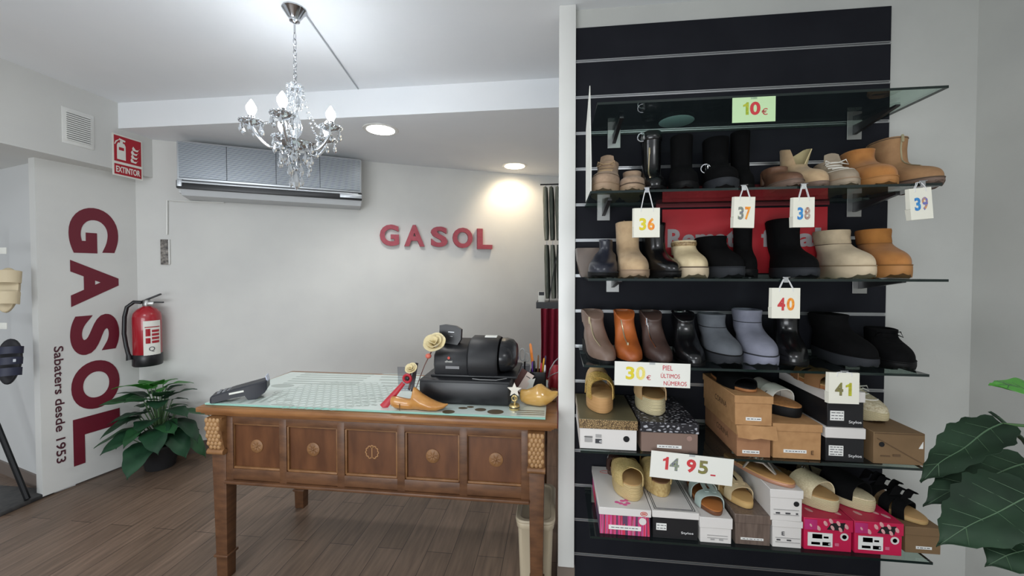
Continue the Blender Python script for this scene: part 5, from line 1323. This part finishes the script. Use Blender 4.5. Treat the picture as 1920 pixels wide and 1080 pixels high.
box('white shoe box with leopard print lid at the left of the box shelf', E4, 1086, 1196, .106, .285, BOXW, LEO, .034, lid_top=LEOT, group=GE, hole=((.81, .38, .0105, HOLE),), bars=((.16, .40, .15, .02, GREYP), (.16, .33, .13, .2, GREYP), (.335, .44, .10, .10, GREYP), (.335, .27, .11, .14, INK)), text=(('40', .345, .225, .045, .085, WHT),))
box('taupe shoe box with black and white snake print lid', E4, 1201, 1311, .105, .285, TAUPEB, SNAKE, .036, group=GE, sticker=((.50, .20, .42, .10),), hole=((.84, .50, .009, mat('taupe_ring', (150, 122, 112), .6)),), lid_top=SNAKE)
def kraft_text(bt, w, d, z, s):
    MB().glyph(s, .10, .020, .0006, basis((-w / 2 - .0001 + .003, .17, z), (0, -1, 0), (0, 0, 1))).build('side_lettering', mat('kraft_print', (84, 58, 36), .8), bt, smooth=0)
b_, w_ = box('lower kraft shoe box with torn bulging lid, under another kraft box', E4, 1381, 1448, .108, .29, mat('kraft_reddish', (160, 116, 82), .8, noise=(20, (146, 102, 72))), KRAFT, .034, group=GE, sticker=((.42, .16, .48, .10),))
kraft_text(b_, w_, .29, .035, 'CORINA')
m = MB(); m.grid([[(u_ * w_ / 2 * 1.06, -.002 - .012 * f - .004 * sin(4 * u_), .108 - .036 * f + .004 * sin(5 * u_) * f) for u_ in (-1, -.6, -.2, .2, .6, 1, 1.15)] for f in (0, .4, .8, 1.1)], thick=.0015); m.build('torn_flap', KRAFT, b_, smooth=30)
b_, w_ = box('upper kraft shoe box stacked on the torn kraft box, with CORINA on its side', E4 + .1085, 1377, 1450, .100, .29, KRAFT, KRAFT, .026, group=GE, fy=1.374, sticker=((.50, .22, .40, .11),))
kraft_text(b_, w_, .29, .035, 'CORINA')
box('kraft shoe box under the white buckled sandal', E4, 1449, 1543, .118, .28, KRAFT, KRAFT, .026, group=GE, fy=1.380, sticker=((.46, .22, .46, .09),), text=(('E', .78, .15, .05, .11, mat('kraft_print', (84, 58, 36), .8)),))
box('lower black shoe box with white lid on the box shelf', E4, 1548, 1624, .112, .285, BOXK, BOXW, .034, group=GE, sticker=((.28, .32, .36, .30),), text=(('Stylos', .58, .13, .33, .10, WHT),))
box('upper black shoe box with white lid behind the bag marked 41', E4 + .1125, 1550, 1622, .118, .28, BOXK, BOXW, .034, fy=1.382, group=GE, sticker=((.28, .32, .36, .27),), text=(('Stylos', .58, .10, .33, .10, WHT),))
b_, w_ = box('worn brown shoe box with black round hole at the right of the box shelf', E4, 1638, 1739, .106, .26, BRBOX, BRBOX, 0, group=GE, hole=((.17, .60, .008, HOLE),), bars=((.24, .25, .18, .03, mat('faded_print', (96, 74, 52), .8)), (.45, .28, .14, .06, mat('faded_print', (96, 74, 52), .8))))
m = MB(); m.box((0, 0, 0), (.155, .0012, .0016), Matrix.Translation((.002, .0015, .045)) @ Matrix.Rotation(.52, 4, 'Y')); m.box((0, .0016, .100), (w_ - .012, .0012, .0014)); m.build('fold_seam', mat('faded_print', (96, 74, 52), .8), b_)
MB().prism([(w_ * .36, .055), (w_ * .44, .055), (w_ * .44, .078)], 0, .0012, basis((0, .0026, 0), (1, 0, 0), (0, 0, 1))).build('torn_corner', STICK, b_)
b_, w_ = box('pink striped shoe box with white lid at the left of the lowest shelf', F5, 1123, 1221, .096, .29, PINKS, BOXW, .026, py=980, group=GF, sticker=((.50, .28, .62, .16),), hole=((.84, .56, .0125, BOXW),))
MB().ring((w_ * .36, -.0006, .082), .011, .0012, 20, 4, M=T(), ax='y', sq=.6).build('oval_logo', mat('logo_red', (190, 60, 40), .5), b_)
MB().box((w_ * .36, -.0003, .082), (.013, .001, .004)).build('logo_bar', mat('logo_red', (190, 60, 40), .5), b_)
m = MB()
for i, (x_, y_) in enumerate(((-.01, .03), (.004, .024), (.016, .034), (-.022, .036), (-.002, .046), (.012, .05))): m.sphere((x_, y_, .0963), (.009, .007, .0006), 8, 4)
m.build('flower_print', mat('pink_print', (214, 90, 150), .6), b_)
m = MB(); m.ring((-w_ * .22, .245, .0962), .020, .001, 20, 4, sq=.5); m.build('lid_oval', mat('logo_red', (190, 60, 40), .5), b_)
b_, w_ = box('black shoe box with white lid with black border lines on the lowest shelf', F5, 1223, 1311, .097, .29, BOXK, BOXW, .024, py=980, group=GF, sticker=((.20, .42, .22, .24),), text=(('Stylos', .62, .20, .26, .10, WHT),))
m = MB()
for e in (.010, .016):
    wv = .0025
    m.box((0, e, .0971), (w_ - 2 * e, wv, .0006)); m.box((0, .29 - e, .0971), (w_ - 2 * e, wv, .0006)); m.box((-w_ / 2 + e, .145, .0971), (wv, .29 - 2 * e, .0006)); m.box((w_ / 2 - e, .145, .0971), (wv, .29 - 2 * e, .0006))
m.build('lid_border', INK, b_, smooth=0)
box('small white shoe box under the pale blue sandal', F5, 1312, 1374, .088, .26, BOXW, BOXW, .036, py=980, fy=1.374, group=GF, bars=((.55, .20, .62, .015, GREYP), (.55, .30, .62, .015, GREYP), (.40, .14, .12, .04, GREYP), (.66, .14, .12, .04, GREYP)))
box('taupe foil shoe box under the beige cut-out sandal', F5, 1378, 1447, .104, .27, FOIL, FOIL, .030, py=980, group=GF, sticker=((.48, .20, .62, .07),))
box('lower plain white shoe box marked E of the stack beside the taupe foil box', F5, 1448, 1506, .092, .29, BOXW, BOXW, .022, py=980, group=GF, bars=((.52, .20, .80, .012, GREYP), (.52, .36, .80, .012, GREYP), (.22, .28, .12, .04, INK), (.56, .28, .14, .04, INK)), text=(('E', .32, .46, .09, .13, INK),))
box('upper white shoe box with dark round hole under the jewelled sandal', F5 + .0925, 1444, 1507, .106, .29, BOXW, BOXW, .028, py=930, fy=1.374, group=GF, hole=((.80, .56, .0085, HOLE),), bars=((.50, .20, .76, .012, GREYP), (.50, .36, .76, .012, GREYP), (.25, .25, .12, .04, INK), (.55, .25, .14, .04, INK), (.82, .25, .06, .04, INK)))
for i, (a_, b2, lb_) in enumerate(((1507, 1600, 'raspberry shoe box with oval print lid under the cream slingback espadrille'), (1602, 1695, 'raspberry shoe box with oval print lid next to the brown box at the right end'))):
    b_, w_ = box(lb_, F5, a_, b2, .108, .28, PINKR, PINKR, .040, py=1000, group=GF, hole=((.83, .47, .0125, BOXW), (.83, .47, .0070, HOLE)), bars=((.34, .34, .50, .42, STICK), (.28, .44, .20, .14, GREYP), (.46, .42, .10, .06, INK), (.47, .22, .17, .11, INK), (.25, .22, .18, .08, GREYP), (.68, .22, .08, .09, mat('dull_pink', (206, 100, 130), .6))), text=(('40', .50, .185, .06, .07, WHT),))
    m = MB(); rj = random.Random(9)
    spots = [(.14, .78, 0), (.30, .70, .3), (.44, .86, .9), (.58, .74, 1), (.70, .88, .7), (.74, .70, .9), (.86, .80, 1.1), (.55, .94, .6)]
    for u_, v_, r_ in spots: m.sphere((0, 0, 0), (.0055, .0008, .0095), 10, 6, Matrix.Translation(((u_ - .5) * w_, -.0004, v_ * .108)) @ Matrix.Rotation(-.5, 4, 'Y'))
    for j in range(12): m.sphere((0, 0, 0), (.008, .014, .0006), 10, 6, Matrix.Translation((rj.uniform(-.42, .42) * w_, rj.uniform(.02, .26), .1079)) @ Matrix.Rotation(.5, 4, 'Z'))
    m.build('oval_print', mat('pink_grey_print', (214, 160, 160), .6), b_)
    m = MB(); m.prism([(-.02, -.012), (.03, -.014), (.036, .013), (-.006, .010)], 0, .0007, basis(((.60 - .5) * w_, .0000, .79 * .108), (1, 0, 0), (0, 0, 1))); m.build('dark_print', HOLE, b_)
    m = MB(); m.box((-w_ * .36, -.0004, .108 * .80), (w_ * .26, .0012, .034)); m.build('magenta_print', PINKM, b_)
box('plain brown shoe box at the right end of the lowest shelf', F5, 1697, 1768, .088, .25, BRBOX, BRBOX, .028, py=1010, fy=1.40, group=GF, sticker=((.52, .22, .42, .10),))

# ------------------------------------------------------------------ sandals on the boxes
zb = lambda h: h + .0012
GS = 'sandals displayed on shoe boxes'
GOLDG = mat('gold_glitter', (206, 172, 96), .4, .25, noise=(260, (150, 118, 56)), bump=(600, .3)); BEIL = mat('beige_strap', (190, 156, 112), .6); NATL = mat('natural_strap', (204, 180, 124), .6, noise=(200, (180, 154, 98)))
L = .235
z = E4 + .106
sandal('gold glitter cross-strap platform sandal on the leopard lid box', at_px(1131, 777, z, 3, L), 3, L, .090, .055, mat('tan_platform', (188, 146, 96), .75, noise=(90, (172, 130, 82), 3, (.1, .1, 4))), FOOTB, ((.50, .80, .036, .062, GOLDG), (.80, .50, .036, .055, GOLDG), (.40, .40, .03, .070, BEIL)), GS, .008)
z = E4 + .105
sandal('tan strap espadrille sandal with pale rope sole on the snake print box', at_px(1231, 781, z, 2, L), 2, L, .092, .058, JUTEW, FOOTB, ((.52, .78, .034, .052, BEIL), (.78, .52, .034, .050, BEIL), (.66, .66, .016, .056, BEIL)), GS, .010, bands=4)
z = E4 + .1085 + .1
sandal('black flat slide with tan edge on the upper kraft box', at_px(1412, 737, z, 10, L), 10, L, .085, .010, mat('tan_edge', (158, 104, 60), .6), BLKSOLE, ((.62, .62, .10, .030, BLKS),), GS)
z = E4 + .118
sandal('white double buckled sandal on thick black sole on the kraft box', at_px(1500, 785, z, 24, .24), 24, .24, .096, .034, BLKSOLE, mat('cork_insole', (170, 120, 70), .8, noise=(120, (140, 96, 54))), ((.64, .64, .050, .050, WHL), (.42, .42, .050, .056, mat('offwhite_strap', (204, 200, 190), .5))), GS, 0, feats={'buckles': (CHROME, ((.64, -.95, .03),))})
z = E4 + .1125 + .118
sandal('brown flat sandal on the upper black box, half behind the bag marked 41', at_px(1585, 738, z, 8, .23), 8, .23, .085, .012, mat('tan_edge', (158, 104, 60), .6), FOOTB, ((.66, .66, .06, .036, mat('brown_strap', (136, 96, 62), .6)), (.30, .30, .03, .036, mat('brown_strap', (136, 96, 62), .6))), GS)
p = hitz(1660, 797, E4 + .106)
make_shoe(None, 'cream woven lace-up espadrille sneaker on the worn brown box', (p.x - sin(radians(6)) * .225, p.y + cos(radians(6)) * .225, E4 + .1065), radians(6), .225, .084, .105, mat('cream_mesh', (216, 206, 178), .8, noise=(160, (176, 160, 126)), bump=(400, .4)), JUTEW, sole_h=.036, group=GS, feats={'laces': (.66, .92, 4, WHL), 'tongue': (.92, WHL)}, cat='shoe', name='espadrille_sneaker', tread=False)
z = F5 + .096
sandal('gold cross-strap espadrille with ribbed rope sole on the pink striped box', at_px(1190, 942, z, 8, .215), 8, .215, .094, .056, JUTE, FOOTB, ((.52, .80, .045, .046, NATL), (.80, .52, .045, .044, NATL)), GS, .012, bands=4)
sandal('dark brown strappy sandal behind the ribbed espadrille', (hity(1163, 880, 1.64).x - .02, 1.660, z), 6, .072, .075, .03, mat('brown_wedge', (70, 50, 40), .6), FOOTD, ((.5, .5, .05, .05, mat('brown_patent', (60, 40, 34), .25)),), GS)
z = F5 + .097
sandal('natural espadrille on the black box, behind the card marked 14 95', at_px(1243, 934, z, 4, .215), 4, .215, .090, .050, mat('woven_jute', (196, 170, 116), .85, noise=(90, (170, 140, 88)), bump=(250, .5)), FOOTD, ((.55, .80, .045, .046, NATL), (.80, .55, .045, .044, NATL), (.25, .25, .03, .06, mat('gold_strap', (170, 140, 80), .4, .3))), GS, .012)
z = F5 + .088
PBL = mat('pale_blue_leather', (172, 188, 182), .5); BGL = mat('pale_beige_leather', (196, 176, 140), .55)
def hsandal(label, loc, yaw, ma, platm, ins, L=.24, plat=.014):
    t = sandal(label, loc, yaw, L, .080, plat, platm, ins, ((.76, .76, .030, .034, ma), (.50, .50, .030, .050, ma)), GS)
    for s in (-1, 1):
        rows = [[(x_ * L, y_, plat + .001 + h_) for x_, h_ in ((.48, .048), (.56, .047), (.66, .040), (.77, .034))] for y_ in (s * .006, s * .020)]
        rows = [[(x_, y_, z_ + .0035 - .16 * (abs(y_) - .006) * 0) for x_, y_, z_ in r] for r in rows]
        MB().grid(rows, thick=.003).build('strap_bridge', ma, t, smooth=60)
    return t
hsandal('pale blue flat sandal with cut-out strap on the small white box', at_px(1346, 969, z, 4, .24), 4, PBL, mat('brown_outsole', (104, 64, 40), .5), mat('cognac_insole', (168, 104, 52), .55))
hsandal('beige flat sandal with cut-out strap on the taupe foil box', at_px(1406, 956, F5 + .104, 10, .24), 10, BGL, mat('jute_flat', (190, 156, 100), .8), mat('sand_insole', (190, 152, 96), .7), plat=.020)
sandal('brown thong sandal with silver jewels on the white box stack', at_px(1490, 916, F5 + .0925 + .106, 34, .25), 34, .25, .080, .012, mat('rose_edge', (176, 128, 104), .4, .2), mat('camel_insole', (186, 140, 88), .55), (), GS, feats={'thong': (mat('silver_strap', (190, 184, 176), .3, .6), CRY), 'heelstrap': mat('brown_thin', (70, 48, 40), .5)})
CAN = mat('cream_canvas', (218, 204, 170), .8, noise=(200, (200, 184, 148)))
sandal('cream espadrille slingback platform on the left raspberry box', at_px(1572, 962, F5 + .108, 34, .25), 34, .25, .092, .040, JUTEW, FOOTB, ((.62, .74, .075, .046, CAN),), GS, .014, feats={'heelstrap': BLKS, 'buckles': (CHROME, ((.5, .8, .05),))})
sandal('black espadrille slingback with cream rope platform on the right raspberry box', at_px(1640, 962, F5 + .108, 30, .245), 30, .245, .09, .038, JUTEW, CAN, ((.62, .70, .10, .050, BLKS),), GS, .014, feats={'heelstrap': BLKS})
sandal('black strappy ruffled flat sandal at the right end of the lowest shelf', at_px(1738, 986, F5 + .088, 22, .24), 22, .24, .086, .012, mat('beige_edge', (176, 146, 96), .7), FOOTB, ((.62, .62, .03, .040, BLKS), (.78, .70, .03, .034, BLKS), (.42, .50, .03, .05, BLKS)), GS, feats={'bow': (BLKS, ((.80, .2, .05, 1), (.72, -.3, .055, 1), (.62, .3, .06, 1), (.52, -.2, .065, 1), (.42, .1, .065, 1), (.30, 0, .06, 1)))})

# ------------------------------------------------------------------ price cards and number bags
def colmat(name, c1, c2): return mat(name, c1, .7, noise=(150, c2, 1))
YEL = colmat('digit_yellow', (226, 190, 30), (206, 206, 60)); ORA = colmat('digit_orange', (228, 120, 40), (236, 170, 60)); REDD = colmat('digit_red', (206, 44, 56), (190, 70, 70)); GRN = colmat('digit_green', (140, 170, 40), (190, 190, 60)); BLU = colmat('digit_blue', (40, 110, 190), (70, 150, 200)); MIX = colmat('digit_brown_grey', (150, 100, 80), (190, 180, 170)); MIX2 = colmat('digit_rainbow', (90, 110, 190), (220, 160, 60)); OLV = colmat('digit_olive', (130, 130, 50), (120, 110, 90)); GREYD = colmat('digit_grey_green', (140, 150, 120), (110, 110, 130)); YOL = colmat('digit_lime', (190, 196, 50), (160, 150, 50)); PALEY = colmat('digit_pale_yellow', (222, 208, 100), (232, 216, 130))
def place_card(name, label, pl_, pr_, p0, p1, paper, shelf, texts, group, tilt=0, fy=None):
    fy = YF - .006 if fy is None else fy
    A, B = hity(pl_, (p0 + p1) / 2, fy), hity(pr_, (p0 + p1) / 2, fy); zt_, zb_ = hity((pl_ + pr_) / 2, p0, fy).z, hity((pl_ + pr_) / 2, p1, fy).z
    w, h = B.x - A.x, zt_ - zb_
    t = thing(name, label, 'price card', (A.x, fy, zb_), 0, group)
    R = T(ry=tilt)
    MB().box((w / 2, 0, h / 2), (w, .0012, h), R).build('card', paper, t)
    for s_, u_, v_, tw, th_, ma, bold in texts:
        MB().glyph(s_, tw * w, th_ * h, .0006, R @ basis((u_ * w, -.0007, v_ * h), (1, 0, 0), (0, 0, 1)), bold=bold, keep=(s_ == '1')).build('lettering', ma, t, smooth=0)
    m = MB(); m.box((w / 2, .004, h * .985), (.02, .010, .012), R, bev=.001); m.build('clip', CLEAR, t)
    return t
GP = 'price cards clipped to the shelf edges'
place_card('price_card', 'green price card reading 10 euro on the topmost glass shelf', 1373, 1454, 182, 229, mat('green_paper', (196, 226, 176), .8), 0, (('1', .24, .30, .13, .50, GRN, .03), ('0', .41, .28, .24, .53, REDD, .035), ('€', .68, .27, .14, .26, INKR, 0)), GP, 0)
place_card('price_card', 'white price card reading 30 euro with red handwriting', 1152, 1294, 679, 724, PAPER, 3, (('3', .15, .26, .115, .54, YEL, .03), ('0', .285, .26, .125, .56, PALEY, .03), ('€', .425, .27, .06, .20, INKR, 0), ('PIEL', .64, .70, .13, .20, INKR, 0), ('ÚLTIMOS', .615, .38, .25, .22, INKR, 0), ('NÚMEROS', .655, .08, .30, .22, INKR, 0)), GP, .012)
place_card('price_card', 'large white price card reading 14 95 on the lowest price row', 1218, 1373, 848, 898, PAPER, 4, (('1', .145, .34, .065, .48, REDD, .03), ('4', .235, .33, .115, .48, GREYD, .03), ('9', .44, .33, .115, .50, REDD, .035), ('5', .585, .33, .115, .50, OLV, .035), ('-', .735, .30, .06, .05, INKR, 0)), GP, .062)
def bag(num, label, pl_, pr_, p0, p1, ptop, texts, shelf, side=.02, tilt=0):
    fy = YF - .012; A, B = hity(pl_, (p0 + p1) / 2, fy), hity(pr_, (p0 + p1) / 2, fy); c_ = (pl_ + pr_) / 2
    zt_, zb_, zc_ = hity(c_, p0, fy).z, hity(c_, p1, fy).z, SH[shelf] + .002; w, h = B.x - A.x, zt_ - zb_
    t = thing('number_bag', label, 'paper bag', ((A.x + B.x) / 2, fy, zb_), 0, 'numbered paper bags hung from the shelves')
    R = T(ry=tilt)
    m = MB(); m.loft([[(-w / 2, -.0005, z), (w / 2, -.0005, z), (w / 2 - .0, .006 + k * .008, z), (-w / 2 - side * (.25 - k * .1), .006 + k * .010, z)] for z, k in ((0, .6), (h * .35, 1), (h * .36, .5), (h, .2))], M=R); m.build('bag_body', CREAMP, t, smooth=20)
    for s_, u_, v_, tw, th_, ma in texts: MB().glyph(s_, tw * w, th_ * h, .0005, R @ basis(((u_ - .5) * w, -.0008, v_ * h), (1, 0, 0), (0, 0, 1)), bold=.035, keep=(s_ == '1')).build('number', ma, t, smooth=0)
    up = zc_ - zb_
    for y_ in (-.001, .004):
        m = MB(); m.tube([(-w * .24, y_, h * .88), (-w * .22, y_, h), (-w * .13, y_, lerp(h, up, .6)), (-.004, y_ + .003, up), (.004, y_ + .003, up), (w * .13, y_, lerp(h, up, .6)), (w * .24, y_, h), (w * .25, y_, h * .88)], .0012, 6, R); m.build('string_handle', WHT, t)
    m = MB(); m.box((0, .012, up + .002), (.016, .022, .0035), bev=.001); m.tube([(-.010, .003, up + .003), (.012, .0, up + .004)], .0014, 6); m.box((0, .012, up - .0125), (.014, .02, .002)); m.box((0, .001, up - .005), (.014, .002, .016)); m.build('clip', CHROME, t)
    return t
N2 = lambda a, b, v=.24: (('' + a[0], .20, v, .27, .42, a[1]), (b[0], .53, v, .27, .42, b[1]))
bag('36', 'small white paper bag with yellow and orange number 36', 1189, 1237, 390, 445, 350, N2(('3', YEL), ('6', ORA)), 1)
bag('37', 'small white paper bag with striped number 37', 1375, 1414, 369, 427, 350, N2(('3', GREYD), ('7', ORA), .26), 1, tilt=.03)
bag('38', 'small white paper bag with blue and brown number 38', 1487, 1527, 370, 426, 350, N2(('3', BLU), ('8', MIX), .25), 1)
bag('39', 'small white paper bag with blue and multicoloured number 39 at the right end', 1709, 1751, 352, 411, 340, N2(('3', BLU), ('9', MIX2), .28), 1, tilt=-.09)
bag('40', 'small white paper bag with red and orange number 40', 1447, 1500, 540, 597, 522, N2(('4', REDD), ('0', ORA), .26), 2)
bag('41', 'small white paper bag with green number 41', 1554, 1611, 699, 757, 685, N2(('4', OLV), ('1', YOL), .26), 3)
